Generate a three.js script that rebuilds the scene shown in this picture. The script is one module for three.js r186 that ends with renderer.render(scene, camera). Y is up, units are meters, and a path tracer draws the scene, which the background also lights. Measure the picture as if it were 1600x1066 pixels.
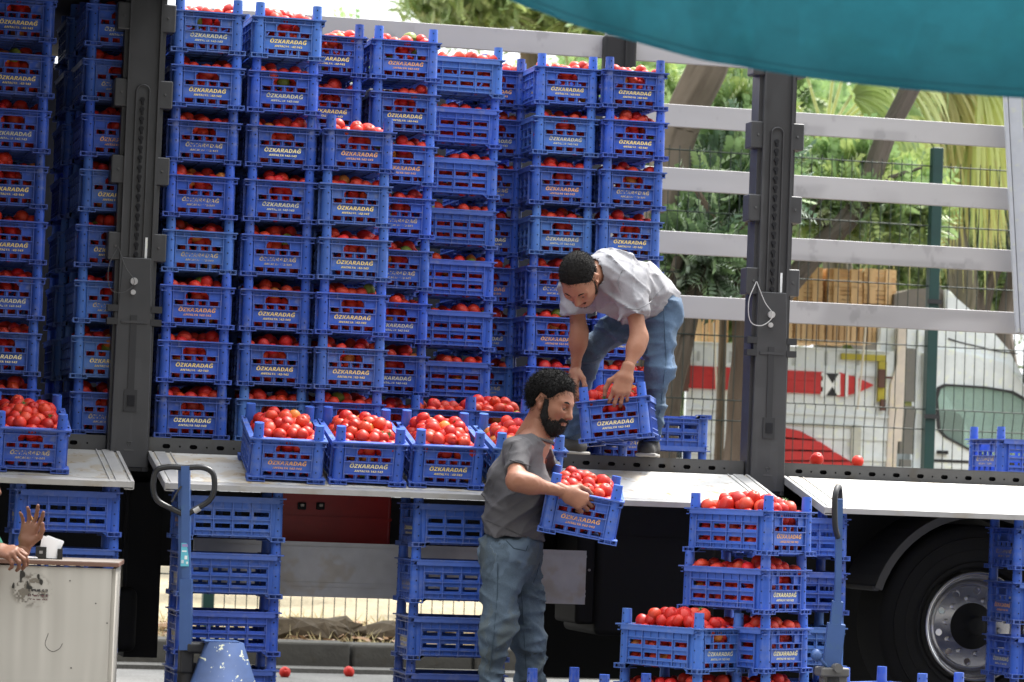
import * as THREE from 'three';
import { mergeGeometries } from 'three/addons/utils/BufferGeometryUtils.js';
import { ImprovedNoise } from 'three/addons/math/ImprovedNoise.js';
import { RoundedBoxGeometry } from 'three/addons/geometries/RoundedBoxGeometry.js';

// ------------------------------------------------------------------ camera, sky, sun, exposure
const scene = new THREE.Scene();
const F = 4965, D0 = 15, YAW = THREE.MathUtils.degToRad(14), EYE = 1.13;
const camera = new THREE.PerspectiveCamera(2 * Math.atan(533 / F) * 180 / Math.PI, 1600 / 1066, 0.1, 600);
camera.position.set(-D0 * Math.sin(YAW), EYE, D0 * Math.cos(YAW));
camera.rotation.order = 'YXZ';
camera.rotation.set((775 - 533) / F, -YAW, 0.037);
camera.focus = 14.8;
camera.userData.fStop = 4.4;
camera.updateMatrixWorld(true);
const renderer = new THREE.WebGLRenderer({ antialias: true });
renderer.toneMapping = THREE.LinearToneMapping;
renderer.toneMappingExposure = 3.2;
renderer.shadowMap.enabled = true;
const SUN_DIR = new THREE.Vector3(0.42, 0.8, -0.3).normalize();
{
  const w = 128, h = 64, d = new Float32Array(w * h * 4);
  for (let j = 0; j < h; j++) for (let i = 0; i < w; i++) {
    const el = ((j + .5) / h - .5) * Math.PI, az = ((i + .5) / w - .5) * 2 * Math.PI;
    const x = Math.cos(az) * Math.cos(el), y = Math.sin(el), z = Math.sin(az) * Math.cos(el);
    const c = Math.max(0, x * SUN_DIR.x + y * SUN_DIR.y + z * SUN_DIR.z);
    const b = y < 0 ? .25 : .5 + .75 * y + .5 * Math.pow(c, 5);
    d.set([b * .97, b * 1.0, b * 1.03, 1], (j * w + i) * 4);
  }
  const t = new THREE.DataTexture(d, w, h, THREE.RGBAFormat, THREE.FloatType);
  t.mapping = THREE.EquirectangularReflectionMapping; t.magFilter = THREE.LinearFilter; t.minFilter = THREE.LinearFilter; t.needsUpdate = true;
  scene.background = t; scene.environment = t;
}
const sun = new THREE.DirectionalLight(new THREE.Color(1, .96, .9), 2.8);
sun.position.copy(SUN_DIR).multiplyScalar(40); sun.castShadow = true; sun.shadow.radius = 26;
Object.assign(sun.shadow.camera, { left: -16, right: 16, top: 16, bottom: -16, near: 1, far: 90 });
sun.shadow.mapSize.set(2048, 2048);
scene.add(sun);

// ------------------------------------------------------------------ helpers
const V = (x, y, z) => new THREE.Vector3(x, y, z);
const N3 = new ImprovedNoise();
const fbm = (x, y, z, o = 3) => { let s = 0, a = .5; for (let i = 0; i < o; i++) { s += a * N3.noise(x, y, z); x *= 2.03; y *= 2.03; z *= 2.03; a *= .5; } return s; };
function rng(seed) { let a = seed >>> 0; return () => { a |= 0; a = a + 0x6D2B79F5 | 0; let t = Math.imul(a ^ a >>> 15, 1 | a); t = t + Math.imul(t ^ t >>> 7, 61 | t) ^ t; return ((t ^ t >>> 14) >>> 0) / 4294967296; }; }
const RIGHT = V(0, 0, 0), UPV = V(0, 0, 0), FWD = V(0, 0, 0);
camera.matrixWorld.extractBasis(RIGHT, UPV, FWD); FWD.negate();
const CAM = camera.position.clone();
const ray = (x, y) => FWD.clone().addScaledVector(RIGHT, (x - 800) / F).addScaledVector(UPV, (533 - y) / F);
const atD = (x, y, D) => CAM.clone().addScaledVector(ray(x, y), D);            // a sight line met at a measured distance
const onZ = (x, y, z) => { const d = ray(x, y); return CAM.clone().addScaledVector(d, (z - CAM.z) / d.z); };
const onY = (x, y, Y) => { const d = ray(x, y); return CAM.clone().addScaledVector(d, (Y - CAM.y) / d.y); };
const T_ = V(-Math.sin(YAW), 0, Math.cos(YAW)), R_ = V(Math.cos(YAW), 0, Math.sin(YAW)), U_ = V(0, 1, 0);

const used = {};
function numbered(n) { const k = used[n] = (used[n] || 0) + 1; return k === 1 ? n : n + '_' + String(k - 1).padStart(3, '0'); }
function tag(o, label, category, group) { o.userData.label = label; if (category) o.userData.category = category; if (group) o.userData.group = group; return o; }
function thing(name, label, category, p = V(0, 0, 0), ry = 0, group) {
  const o = new THREE.Group(); o.name = numbered(name); o.position.copy(p); o.rotation.y = ry; scene.add(o); return tag(o, label, category, group);
}
function flat(g) { const n = g.index ? g.toNonIndexed() : g; for (const k of Object.keys(n.attributes)) if (!['position', 'normal', 'uv'].includes(k)) n.deleteAttribute(k); if (!n.attributes.uv) n.setAttribute('uv', new THREE.BufferAttribute(new Float32Array(n.attributes.position.count * 2), 2)); n.morphAttributes = {}; return n; }
function boxUV(g, s = 1) {
  const p = g.attributes.position, n = g.attributes.normal, u = new Float32Array(p.count * 2);
  for (let i = 0; i < p.count; i++) {
    const ax = Math.abs(n.getX(i)), ay = Math.abs(n.getY(i)), az = Math.abs(n.getZ(i)), x = p.getX(i), y = p.getY(i), z = p.getZ(i);
    const [a, b] = ax > ay && ax > az ? [z, y] : ay > az ? [x, z] : [x, y];
    u[2 * i] = a * s; u[2 * i + 1] = b * s;
  }
  g.setAttribute('uv', new THREE.BufferAttribute(u, 2)); return g;
}
function mg(list, s = 1) { const g = list.length === 1 ? flat(list[0]) : mergeGeometries(list.map(flat)); return s ? boxUV(g, s) : g; }
function part(name, list, m, parent, label) {
  const g = Array.isArray(list) ? mg(list) : list;
  const o = new THREE.Mesh(g, m); o.name = parent === scene ? numbered(name) : name; o.castShadow = o.receiveShadow = true; parent.add(o);
  if (label) o.userData.label = label; return o;
}
function solo(name, list, m, label, category, group) { const o = part(name, list, m, scene); return tag(o, label, category, group); }
function struct(name, list, m, parent = scene) { const o = part(name, list, m, parent); if (parent === scene) o.userData.kind = 'structure'; return o; }
const bx = (w, h, d, x = 0, y = 0, z = 0) => new THREE.BoxGeometry(w, h, d).translate(x, y, z);
const rb = (w, h, d, r, x = 0, y = 0, z = 0) => new RoundedBoxGeometry(w, h, d, 2, r).translate(x, y, z);
const cy = (r0, r1, h, s, x = 0, y = 0, z = 0) => new THREE.CylinderGeometry(r0, r1, h, s).translate(x, y, z);
const tube = (pts, r, seg = 24, rad = 8, closed = false) => new THREE.TubeGeometry(new THREE.CatmullRomCurve3(pts, closed, 'centripetal'), seg, r, rad, closed);
function bar(a, b, r0, r1 = r0, s = 8) { const d = b.clone().sub(a), g = new THREE.CylinderGeometry(r1, r0, d.length(), s).translate(0, d.length() / 2, 0); g.applyQuaternion(new THREE.Quaternion().setFromUnitVectors(U_, d.normalize())); return g.translate(a.x, a.y, a.z); }
function beam(a, b, w, t, side = T_) { // rectangular bar from a to b; w across, t along side
  const d = b.clone().sub(a), L = d.length(); d.normalize(); const z = side.clone().addScaledVector(d, -side.dot(d)).normalize(), x = d.clone().cross(z);
  const m = new THREE.Matrix4().makeBasis(x, d, z).setPosition(a.clone().add(b).multiplyScalar(.5)); return new THREE.BoxGeometry(w, L, t).applyMatrix4(m);
}
function holed(w0, h0, w1, h1, holes, t) { // plate with openings: extents, list of [x0,y0,x1,y1] or Path
  const s = new THREE.Shape([[w0, h0], [w1, h0], [w1, h1], [w0, h1]].map(p => new THREE.Vector2(...p)));
  for (const q of holes) s.holes.push(q instanceof THREE.Path ? q : new THREE.Path([[q[0], q[1]], [q[0], q[3]], [q[2], q[3]], [q[2], q[1]]].map(p => new THREE.Vector2(...p))));
  return new THREE.ExtrudeGeometry(s, { depth: t, bevelEnabled: false });
}
function slotPath(x, y, w, h) { const p = new THREE.Path(), r = h / 2; p.absarc(x - w / 2 + r, y, r, Math.PI / 2, Math.PI * 1.5); p.absarc(x + w / 2 - r, y, r, -Math.PI / 2, Math.PI / 2); return p; }
function extr(pts, depth, bevel = 0) { const s = new THREE.Shape(pts.map(p => new THREE.Vector2(...p))); return new THREE.ExtrudeGeometry(s, bevel ? { depth, bevelThickness: bevel, bevelSize: bevel, bevelSegments: 2 } : { depth, bevelEnabled: false }); }

// periodic value noise for textures
function pn(seed) { const r = rng(seed), T = new Float32Array(4096); for (let i = 0; i < 4096; i++) T[i] = r(); return (x, y, p) => { const xi = Math.floor(x), yi = Math.floor(y), fx = x - xi, fy = y - yi, sx = fx * fx * (3 - 2 * fx), sy = fy * fy * (3 - 2 * fy); const g = (a, b) => T[(((a % p) + p) % p * 61 + ((b % p) + p) % p * 127 + p * 17) & 4095]; return (g(xi, yi) * (1 - sx) + g(xi + 1, yi) * sx) * (1 - sy) + (g(xi, yi + 1) * (1 - sx) + g(xi + 1, yi + 1) * sx) * sy; }; }
function tex(w, h, fn, rep = 1, srgb = false) {
  const d = new Uint8Array(w * h * 4);
  for (let j = 0; j < h; j++) for (let i = 0; i < w; i++) { const c = fn(i / w, j / h); for (let k = 0; k < 3; k++) d[(j * w + i) * 4 + k] = Math.max(0, Math.min(255, (Array.isArray(c) ? c[k] : c) * 255)); d[(j * w + i) * 4 + 3] = 255; }
  const t = new THREE.DataTexture(d, w, h, THREE.RGBAFormat); t.wrapS = t.wrapT = THREE.RepeatWrapping; t.magFilter = THREE.LinearFilter; t.minFilter = THREE.LinearMipmapLinearFilter; t.generateMipmaps = true; t.repeat.set(rep, rep); if (srgb) t.colorSpace = THREE.SRGBColorSpace; t.needsUpdate = true; return t;
}
const lin = (r, g, b) => new THREE.Color().setRGB(r, g, b);
const std = (c, rough = .6, o = {}) => new THREE.MeshStandardMaterial({ color: c, roughness: rough, ...o });
const nA = pn(11), nB = pn(23), nC = pn(37);
const cloud = (u, v, p = 4) => .5 * nA(u * p, v * p, p) + .25 * nB(u * p * 2, v * p * 2, p * 2) + .15 * nC(u * p * 4, v * p * 4, p * 4) + .1 * nA(u * p * 8, v * p * 8, p * 8);
const smooth = (a, b, x) => { const t = Math.max(0, Math.min(1, (x - a) / (b - a))); return t * t * (3 - 2 * t); };

const tDirt = tex(256, 256, (u, v) => { const c = cloud(u, v, 4), s = smooth(.62, .75, cloud(u + .3, v, 16)); const k = .78 + .34 * c; return [k + s * .16, k + s * .12, k - s * .05]; }, 2.2);
const tRough = tex(256, 256, (u, v) => .75 + .5 * (cloud(u, v, 8) - .5), 2);
const tGrey = tex(512, 512, (u, v) => { const c = cloud(u, v, 4), f = cloud(u * 1, v, 32); const st = smooth(.58, .72, cloud(u, v + .4, 8)); const k = .7 + .3 * c + .12 * (f - .5); return [k * (1 - .1 * st), k * (1 - .16 * st), k * (1 - .25 * st)]; }, .8);
const tBoard = tex(512, 512, (u, v) => { const c = cloud(u, v, 3), f = cloud(u, v, 24), st = smooth(.5, .68, cloud(u, v * 1 + .2, 10)), sp = smooth(.66, .74, cloud(u + .5, v, 40)); const k = .8 + .22 * c + .1 * (f - .5); return [k * (1 - .08 * st - .2 * sp), k * (1 - .17 * st - .3 * sp), k * (1 - .3 * st - .4 * sp)]; }, .9);
const tSlat = tex(512, 128, (u, v) => { const c = cloud(u, v, 4), l = nB(u * 6, v * 40, 40), s = smooth(.68, .74, cloud(u + .2, v, 16)); const k = smooth(.66, .8, nA(u * 3, v * 24, 24)) * smooth(.4, .6, nC(u * 8, v * 8, 8)); return .86 + .14 * c + .08 * (l - .5) - .14 * s - .16 * k; }, .5);
const tScratch = tex(256, 512, (u, v) => { const c = cloud(u, v, 4); const l = smooth(.72, .8, nA(u * 64, v * 3, 64)) * smooth(.5, .7, nB(u * 5, v * 5, 5)); return .75 + .3 * c + .5 * l; }, 1);
const tBark = tex(256, 512, (u, v) => { const w = u + .03 * nB(u * 6, v * 6, 6); const r = nA(w * 26, v * 7, 26), c = cloud(u, v, 4); return [.55 + .5 * r * c + .2 * c, .52 + .5 * r * c + .18 * c, .48 + .45 * r * c + .16 * c]; }, 1);
const tBarkB = tex(256, 512, (u, v) => nA((u + .03 * nB(u * 6, v * 6, 6)) * 26, v * 7, 26) * .7 + .3 * cloud(u, v, 16), 1);
const tGround = tex(512, 512, (u, v) => { const c = cloud(u, v, 5), f = cloud(u, v, 48), g = nC(u * 120, v * 120, 120); return [.62 + .35 * c + .3 * (f - .5) + .3 * (g - .5), .55 + .33 * c + .3 * (f - .5) + .28 * (g - .5), .42 + .25 * c + .25 * (f - .5) + .25 * (g - .5)]; }, .5);
const tAsph = tex(512, 512, (u, v) => { const g = nC(u * 200, v * 200, 200), c = cloud(u, v, 5); return .6 + .4 * c + .35 * (g - .5); }, .6);
const tWood = tex(256, 512, (u, v) => { const r = nA(u * 40 + 2 * nB(u * 3, v * 2, 3), v * 2, 40), c = cloud(u, v, 3); return [.78 + .22 * r + .1 * (c - .5), .76 + .22 * r + .1 * (c - .5), .73 + .22 * r + .1 * (c - .5)]; }, 1);
const tDenim = tex(256, 256, (u, v) => { const w = nA(u * 128, v * 128, 128), c = cloud(u, v, 4); return [.7 + .45 * (c - .5) + .25 * (w - .5) + .2, .75 + .4 * (c - .5) + .22 * (w - .5) + .12, .85 + .3 * (c - .5) + .2 * (w - .5)]; }, 3);
const jean = (d0, wear) => (u, v) => { const w = nA(u * 300, v * 300, 300), c = cloud(u, v, 3), f = smooth(.5, .66, cloud(u + .37, v + .1, 4)), d = smooth(.52, .68, cloud(u + .1, v + .6, 5)) * d0, g = .62 + .5 * (c - .5) + .22 * (w - .5) + wear * f; return [g + .16 * d - .02, g + .05 * d, g - .1 * d]; };
const tJean = tex(512, 512, jean(.8, .75), 1.6), tJean2 = tex(512, 512, jean(.25, .7), 1.6);
const tWeave = tex(256, 256, (u, v) => { const c = cloud(u, v, 4), w = nA(u * 128, v * 128, 128); return .8 + .3 * (c - .4) + .12 * (w - .5); }, 4);
const tSkin = tex(256, 256, (u, v) => { const c = cloud(u, v, 6), f = nA(u * 90, v * 90, 90); return [.92 + .16 * (c - .5) + .06 * (f - .5), .9 + .26 * (c - .5) + .08 * (f - .5), .88 + .28 * (c - .5) + .08 * (f - .5)]; }, 5);

const M = {
  steel: std(lin(.058, .058, .061), .55, { metalness: .25, map: tScratch, roughnessMap: tRough }),
  steelDark: std(lin(.016, .016, .018), .6),
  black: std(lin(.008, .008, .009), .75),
  hole: std(lin(.004, .004, .006), .9),
  alu: std(lin(.5, .49, .48), .5, { metalness: .25, map: tGrey, roughnessMap: tRough }),
  aluSlat: std(lin(.39, .38, .385), .55, { metalness: .1, map: tSlat }),
  board: std(lin(.52, .51, .49), .65, { map: tBoard, bumpMap: tBoard, bumpScale: .002 }),
  boardGrey: std(lin(.3, .295, .28), .65, { map: tBoard, bumpMap: tBoard, bumpScale: .002 }),
  deckWood: std(lin(.2, .16, .12), .8, { map: tBoard }),
  railSteel: std(lin(.1, .1, .1), .6, { metalness: .3, map: tGrey }),
  red: std(lin(.33, .01, .01), .4, { map: tDirt }),
  rubber: std(lin(.012, .012, .013), .85, { map: tDirt }),
  chrome: std(lin(.62, .62, .64), .28, { metalness: .9, roughnessMap: tRough }),
  guard: std(lin(.8, .8, .81), .5, { metalness: .05, map: tGrey }),
  jackBlue: std(lin(.045, .1, .27), .45, { map: tDirt, metalness: .1 }),
  white: std(lin(.82, .83, .83), .4, { map: tDirt }),
  glass: new THREE.MeshPhysicalMaterial({ color: lin(.8, .92, .88), roughness: .03, transmission: 1, thickness: 0, ior: 1.5 }),
  leafy: (c, tr = .45) => new THREE.MeshPhysicalMaterial({ color: c, roughness: .75, transmission: tr, thickness: 0, side: THREE.DoubleSide }),
};
// ------------------------------------------------------------------ ground, road, kerb
const DECK = 1.335;
struct('road', [new THREE.PlaneGeometry(300, 160).rotateX(-Math.PI / 2).translate(0, 0, 74.9)], std(lin(.17, .165, .157), .9, { map: tAsph, bumpMap: tAsph, bumpScale: .004 }));
{
  const g = new THREE.PlaneGeometry(60, 12, 240, 60).rotateX(-Math.PI / 2).translate(0, 0, -11.42), p = g.attributes.position;
  for (let i = 0; i < p.count; i++) { const x = p.getX(i), z = p.getZ(i); const e = smooth(-5.45, -5.9, z); p.setY(i, .135 + e * (.09 * fbm(x * 1.3, z * 1.3, 2) + .05 * fbm(x * 5, z * 5, 7)) ); }
  g.computeVertexNormals();
  struct('verge', [g], std(lin(.29, .265, .22), .95, { map: tGround, bumpMap: tGround, bumpScale: .03 }));
  struct('ground', [new THREE.PlaneGeometry(400, 200).rotateX(-Math.PI / 2).translate(0, .05, -117.3)], std(lin(.24, .22, .18), .95, { map: tGround }));
  const kerb = new THREE.Group(); kerb.name = 'kerb'; kerb.userData.kind = 'structure'; scene.add(kerb);
  const r = rng(5), km = [std(lin(.1, .094, .08), .9, { map: tGrey, bumpMap: tRough, bumpScale: .01 }), std(lin(.075, .07, .06), .9, { map: tGrey, bumpMap: tRough, bumpScale: .01 })];
  const kg = [rb(.77, .17, .34, .018), rb(.775, .165, .33, .022)].map(g => boxUV(flat(g)));
  for (let i = 0; i < 26; i++) { const s = new THREE.Mesh(kg[i % 2], km[r() > .5 ? 1 : 0]); s.name = i ? 'kerb_stone_' + String(i).padStart(3, '0') : 'kerb_stone'; s.position.set(-8 + i * .79, .084 + (r() - .5) * .012, -5.2 + (r() - .5) * .015); s.rotation.y = (r() - .5) * .01; kerb.add(s); }
  const gm = std(lin(.13, .125, .115), .9, { map: tAsph });
  for (let i = 0; i < 14; i++) { const s = new THREE.Mesh(boxUV(flat(bx(1.48, .03, .3))), gm); s.name = i ? 'gutter_stone_' + String(i).padStart(3, '0') : 'gutter_stone'; s.position.set(-8 + i * 1.5, .012 + (r() - .5) * .004, -4.87); kerb.add(s); }
}
{ // dry grass, leaf litter
  const r = rng(77), gs = [];
  for (let i = 0; i < 5200; i++) {
    const x = -4.5 + r() * 9.5, z = -5.45 - Math.pow(r(), 1.4) * 3.2, y = .14 + (z < -5.8 ? .06 * fbm(x * 1.3, z * 1.3, 2) : 0), h = .025 + r() * r() * .13, a = r() * 6.28, w = .004 + r() * .006, lx = Math.cos(a) * h * (.3 + r()), lz = Math.sin(a) * h * (.3 + r());
    const g = new THREE.BufferGeometry(); g.setAttribute('position', new THREE.Float32BufferAttribute([x - w, y, z, x + w, y, z, x + lx, y + h, z + lz], 3)); g.setAttribute('uv', new THREE.Float32BufferAttribute([0, 0, .1, 0, r(), 1], 2)); g.computeVertexNormals(); gs.push(g);
  }
  const o = solo('dry_grass', mergeGeometries(gs), M.leafy(lin(.5, .42, .22), .3), 'dry straw coloured grass on the verge behind the kerb', 'grass'); o.userData.kind = 'stuff';
  const ls = [];
  for (let i = 0; i < 2200; i++) {
    const x = -4.5 + r() * 9.5, z = -5.35 - Math.pow(r(), 1.3) * 2.8; const g = new THREE.PlaneGeometry(.03 + r() * .05, .02 + r() * .03); g.rotateX(-1.57 + (r() - .5) * 1.4).rotateY(r() * 6).translate(x, .16 + r() * .03 + (z < -5.8 ? .05 * fbm(x * 1.3, z * 1.3, 2) : 0), z); ls.push(g);
  }
  const l = solo('leaf_litter', mg(ls), M.leafy(lin(.3, .17, .08), .2), 'brown fallen leaves scattered over the verge by the fence', 'leaves'); l.userData.kind = 'stuff';
  const st = [];
  for (let i = 0; i < 26; i++) { const p = onZ(420 + r() * 110 + (i % 3 ? 0 : 430 * r()), 965, -5.7 - r() * .3); const g = new THREE.IcosahedronGeometry(.04 + r() * .1, 1); const q = g.attributes.position; for (let k = 0; k < q.count; k++) { const s = 1 + .5 * N3.noise(q.getX(k) * 14 + i, q.getY(k) * 14, q.getZ(k) * 14); q.setXYZ(k, q.getX(k) * s * 1.4, q.getY(k) * s * .7, q.getZ(k) * s); } g.computeVertexNormals(); st.push(g.translate(p.x, .17 + r() * .04, p.z)); }
  const s = solo('soil_clods', st, std(lin(.07, .055, .04), .95, { map: tGround }), 'dark clods of earth heaped on the verge under the trailer', 'soil'); s.userData.kind = 'stuff';
}
// ------------------------------------------------------------------ wire mesh fence
{
  const zf = -6.2, top = onZ(1200, 243, zf).y, f = thing('mesh_fence', 'dark green wire mesh fence with square posts between the trailer and white lorry', 'fence', V(0, 0, zf));
  const wm = std(lin(.012, .022, .018), .6, { metalness: .1 }), pm = std(lin(.008, .042, .038), .45, { map: tDirt });
  const xp = onZ(1456, 500, zf).x;
  for (let k = -3; k < 2; k++) {
    const x0 = xp + k * 2.5 + .035, x1 = xp + (k + 1) * 2.5 - .035, ws = [];
    const n = 33, yl = [top, top - .42, top - .84, top - 1.26, top - 1.7, top - 1.84, top - 2.2, top - 2.64, top - 3.0, .17];
    for (let i = 0; i <= n; i++) { const x = x0 + (x1 - x0) * i / n; for (let j = 0; j < yl.length - 1; j++) { const kz = j === 4 ? .03 : 0, up = j === 0 ? .03 : 0; ws.push(j === 4 ? bar(V(x, yl[j + 1], 0), V(x + .004, yl[j], .02), .0034, .0034, 5) : bar(V(x, yl[j + 1], 0), V(x, yl[j] + up, 0), .0034, .0034, 5)); } }
    for (const y of yl) for (const s of [-.006, .006]) ws.push(new THREE.CylinderGeometry(.0042, .0042, x1 - x0, 5).rotateZ(Math.PI / 2).translate((x0 + x1) / 2, y, s));
    part('wire_panel', ws, wm, f);
  }
  for (let k = -3; k < 3; k++) { const p = part('post', [rb(.075, top + .1, .075, .006, xp + k * 2.5, (top + .1) / 2 + .03, 0)], pm, f); for (let j = 0; j < 4; j++) part('clip', [bx(.1, .03, .02, xp + k * 2.5, top - .15 - j * .8, .047)], M.steelDark, p); }
}
// ------------------------------------------------------------------ trailer
const trailer = thing('truck_trailer', 'open-sided curtain trailer with grey slats, black posts and lowered side boards', 'trailer');
const FARZ = -2.45, XL = -6.5, XR = 4.3;
{
  const t = trailer;
  part('deck', [bx(XR - XL, .03, 2.4, (XL + XR) / 2, DECK - .018, -1.23)], M.deckWood, t);
  // perforated edge rail
  const rail = (x0, x1) => { const holes = []; for (let x = x0 + .08; x < x1 - .06; x += .125) { holes.push(slotPath(x, .035, .036, .02)); if (x + .0625 < x1 - .03) holes.push(slotPath(x + .0625, .035, .009, .009)); } return [holed(x0, 0, x1, .07, holes, .006).translate(0, DECK - .07, .012), bx(x1 - x0, .006, .04, (x0 + x1) / 2, DECK + .001, -.004), bx(x1 - x0, .008, .02, (x0 + x1) / 2, DECK - .073, .02)]; };
  const PX = [-1.8, 1.265];
  part('edge_rail', [...rail(XL, PX[0] - .1), ...rail(PX[0] + .1, PX[1] - .1), ...rail(PX[1] + .1, XR)], M.railSteel, t);
  part('rail_backing', [bx(XR - XL, .066, .01, (XL + XR) / 2, DECK - .036, -.012)], M.hole, t);
  part('far_rail', [bx(XR - XL, .12, .04, (XL + XR) / 2, DECK - .055, FARZ + .02)], M.railSteel, t);
  part('chassis_beam', [bx(XR - XL, .34, .14, (XL + XR) / 2, .93, -.75)], M.steelDark, t);
  part('chassis_beam', [bx(XR - XL, .34, .14, (XL + XR) / 2, .93, -1.75)], M.steelDark, t);
  for (let i = 0; i < 16; i++) part('cross_member', [bx(.08, .1, 2.36, XL + .3 + i * .68, DECK - .09, -1.23)], M.steelDark, t);
  // stanchions
  for (const px of PX) {
    const h = 2.55, b = 1.18, p = part('post', [
      bx(.135, h, .035, px, b + h / 2, .045), bx(.02, h, .11, px - .085, b + h / 2, -.005), bx(.02, h, .11, px + .085, b + h / 2, -.005), bx(.012, h, .05, px - .071, b + h / 2, .055), bx(.012, h, .05, px + .071, b + h / 2, .055), bx(.155, h, .03, px, b + h / 2, -.045)], M.steel, t);
    part('lock_housing', [extr([[-.082, 0], [.082, 0], [.078, .62], [.062, .95], [-.062, .95], [-.078, .62]], .012, .004).translate(px, 1.2, .066), bx(.12, .012, .012, px, 1.86, .083)], M.steel, p);
    part('lever_slot', [bx(.03, .34, .008, px - .003, 1.72, .0825), bx(.06, .1, .008, px - .003, 1.5, .0825)], M.steelDark, p);
    part('lever_hole', [bx(.034, .05, .01, px - .001, 1.5, .084)], M.hole, p);
    part('emblem', [new THREE.TorusGeometry(.014, .002, 4, 3).rotateZ(.52).translate(px, 1.305, .0825), bx(.045, .006, .003, px, 1.275, .0825)], M.railSteel, p);
    const holes = []; for (let k = 0; k < 17; k++) { const y = 2.17 + k * .0445; holes.push(new THREE.CylinderGeometry(.011, .011, .012, 10).rotateX(Math.PI / 2).translate(px - .004, y, .0685), bx(.009, .024, .012, px - .002, y - .012, .0688)); }
    part('pin_holes', holes, M.hole, p);
    part('hole_groove', [bx(.006, .86, .014, px - .032, 2.5, .066), bx(.006, .86, .014, px + .028, 2.5, .066), new THREE.TorusGeometry(.03, .004, 5, 10, Math.PI).translate(px - .002, 2.92, .07)], M.steel, p);
    part('white_scale', [bx(.011, .2, .004, px + .042, 2.15, .0645)], M.white, p);
    for (let k = 0; k < 5; k++) for (const s of [-1, 1]) { const y = 2.205 + k * .353; const q = part('slat_pocket', [rb(.07, .13, .1, .008, px + s * .1, y, .02)], M.steel, p); part('rivet', [cy(.006, .006, .008, 8).rotateX(Math.PI / 2).translate(px + s * .1, y, .072)], M.railSteel, q); }
    for (const s of [-1, 1]) part('hinge_bracket', [bx(.05, .03, .05, px + s * .1, 1.86, .06), bx(.05, .03, .05, px + s * .1, 1.92, .06), bx(.014, .09, .04, px + s * .085, 1.89, .06)], M.steelDark, p);
    part('lock_pin', [cy(.017, .017, .02, 14).rotateX(Math.PI / 2).translate(px - .01, 2.045, .088), cy(.012, .012, .02, 12).rotateX(Math.PI / 2).translate(px - .012, 1.995, .085)], M.alu, p);
    part('cable', [tube([V(px - .09, 2.2, .085), V(px - .13, 2.1, .1), V(px - .115, 2.0, .105), V(px - .06, 1.99, .11), V(px - .01, 2.04, .112), V(px - .05, 2.1, .108), V(px - .09, 2.2, .09)], px < 0 ? .0016 : .0024, 40, 6)], px < 0 ? M.railSteel : M.alu, p);
  }
  // slats on the far side
  const r = rng(3);
  for (let k = 0; k < 5; k++) {
    const y = 2.22 + k * .357; const o = part('side_slat', [rb(3.62 - XL + .3, .126, .028, .004, (3.92 + XL) / 2, y, FARZ)], M.aluSlat, t); o.rotation.z = .0025; void r;
  }
  part('far_post', [bx(.16, 2.75, .06, onZ(972, 80, FARZ).x, 1.25 + 1.37, FARZ - .06)], M.steel, t);
  { const c = onZ(969, 86, FARZ + .06); part('slat_pocket', [rb(.19, .22, .07, .02, c.x, c.y, FARZ + .04), bx(.012, .2, .012, c.x + .03, c.y, FARZ + .08)], M.black, t); }
  { // leaning end frame upright
    const a = onZ(1604, 520, FARZ + .1), b = onZ(1580, 60, FARZ + .1); part('end_upright', [beam(a, b, .075, .06), beam(a.clone().add(V(-.055, 0, 0)), b.clone().add(V(-.055, 0, 0)), .02, .05), beam(a.clone().add(V(.1, 0, 0)), b.clone().add(V(.1, 0, 0)), .09, .03)], std(lin(.4, .42, .46), .45, { map: tDirt }), t);
    part('end_upright', [beam(V(3.98, DECK, FARZ + .05), V(3.98, 3.8, FARZ + .05), .1, .1)], M.alu, t);
  }
  part('added_dark_backing', [bx(1.0 - XL, 1.95, .012, (1.0 + XL) / 2, DECK + .975, FARZ + .3), ...[...Array(9)].map((_, i) => bx(.05, 1.95, .008, XL + .3 + i * .72, DECK + .975, FARZ + .311))], std(lin(.012, .013, .018), .8), t);  // dark sheet added behind the load so the gaps between crates go black
  part('added_roof_tarp', [bx(-1.7 - XL, .012, 3.95, (-1.7 + XL) / 2, 3.4, -.525), bx(-1.7 - XL, .16, .012, (-1.7 + XL) / 2, 3.32, 1.45), bx(.012, .12, 3.95, -1.7, 3.43, -.525)], std(lin(.03, .035, .045), .8), t);  // unseen roof sheet and valance, added to shade the left crate columns
  part('added_side_blocker', [...Array(11)].map((_, i) => cy(.06, .07, 2.05, 10, -2.74 + (i % 2) * .03, DECK + 1.03, .1 + i * .12)), std(lin(.02, .025, .05), .8), t);  // unseen upright folds, added to block light coming from the left
  for (let k = 0; k < 4; k++) part('roof_bow', [bx(.05, .05, 2.9, -1.73 - k * 1.3, 3.45, -1.0)], M.steel, t);
  // lowered side boards: hollow profiles hinged below the rail and resting on the crate stacks
  const tilt = Math.atan2(.141, .6), len = .625;
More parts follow.
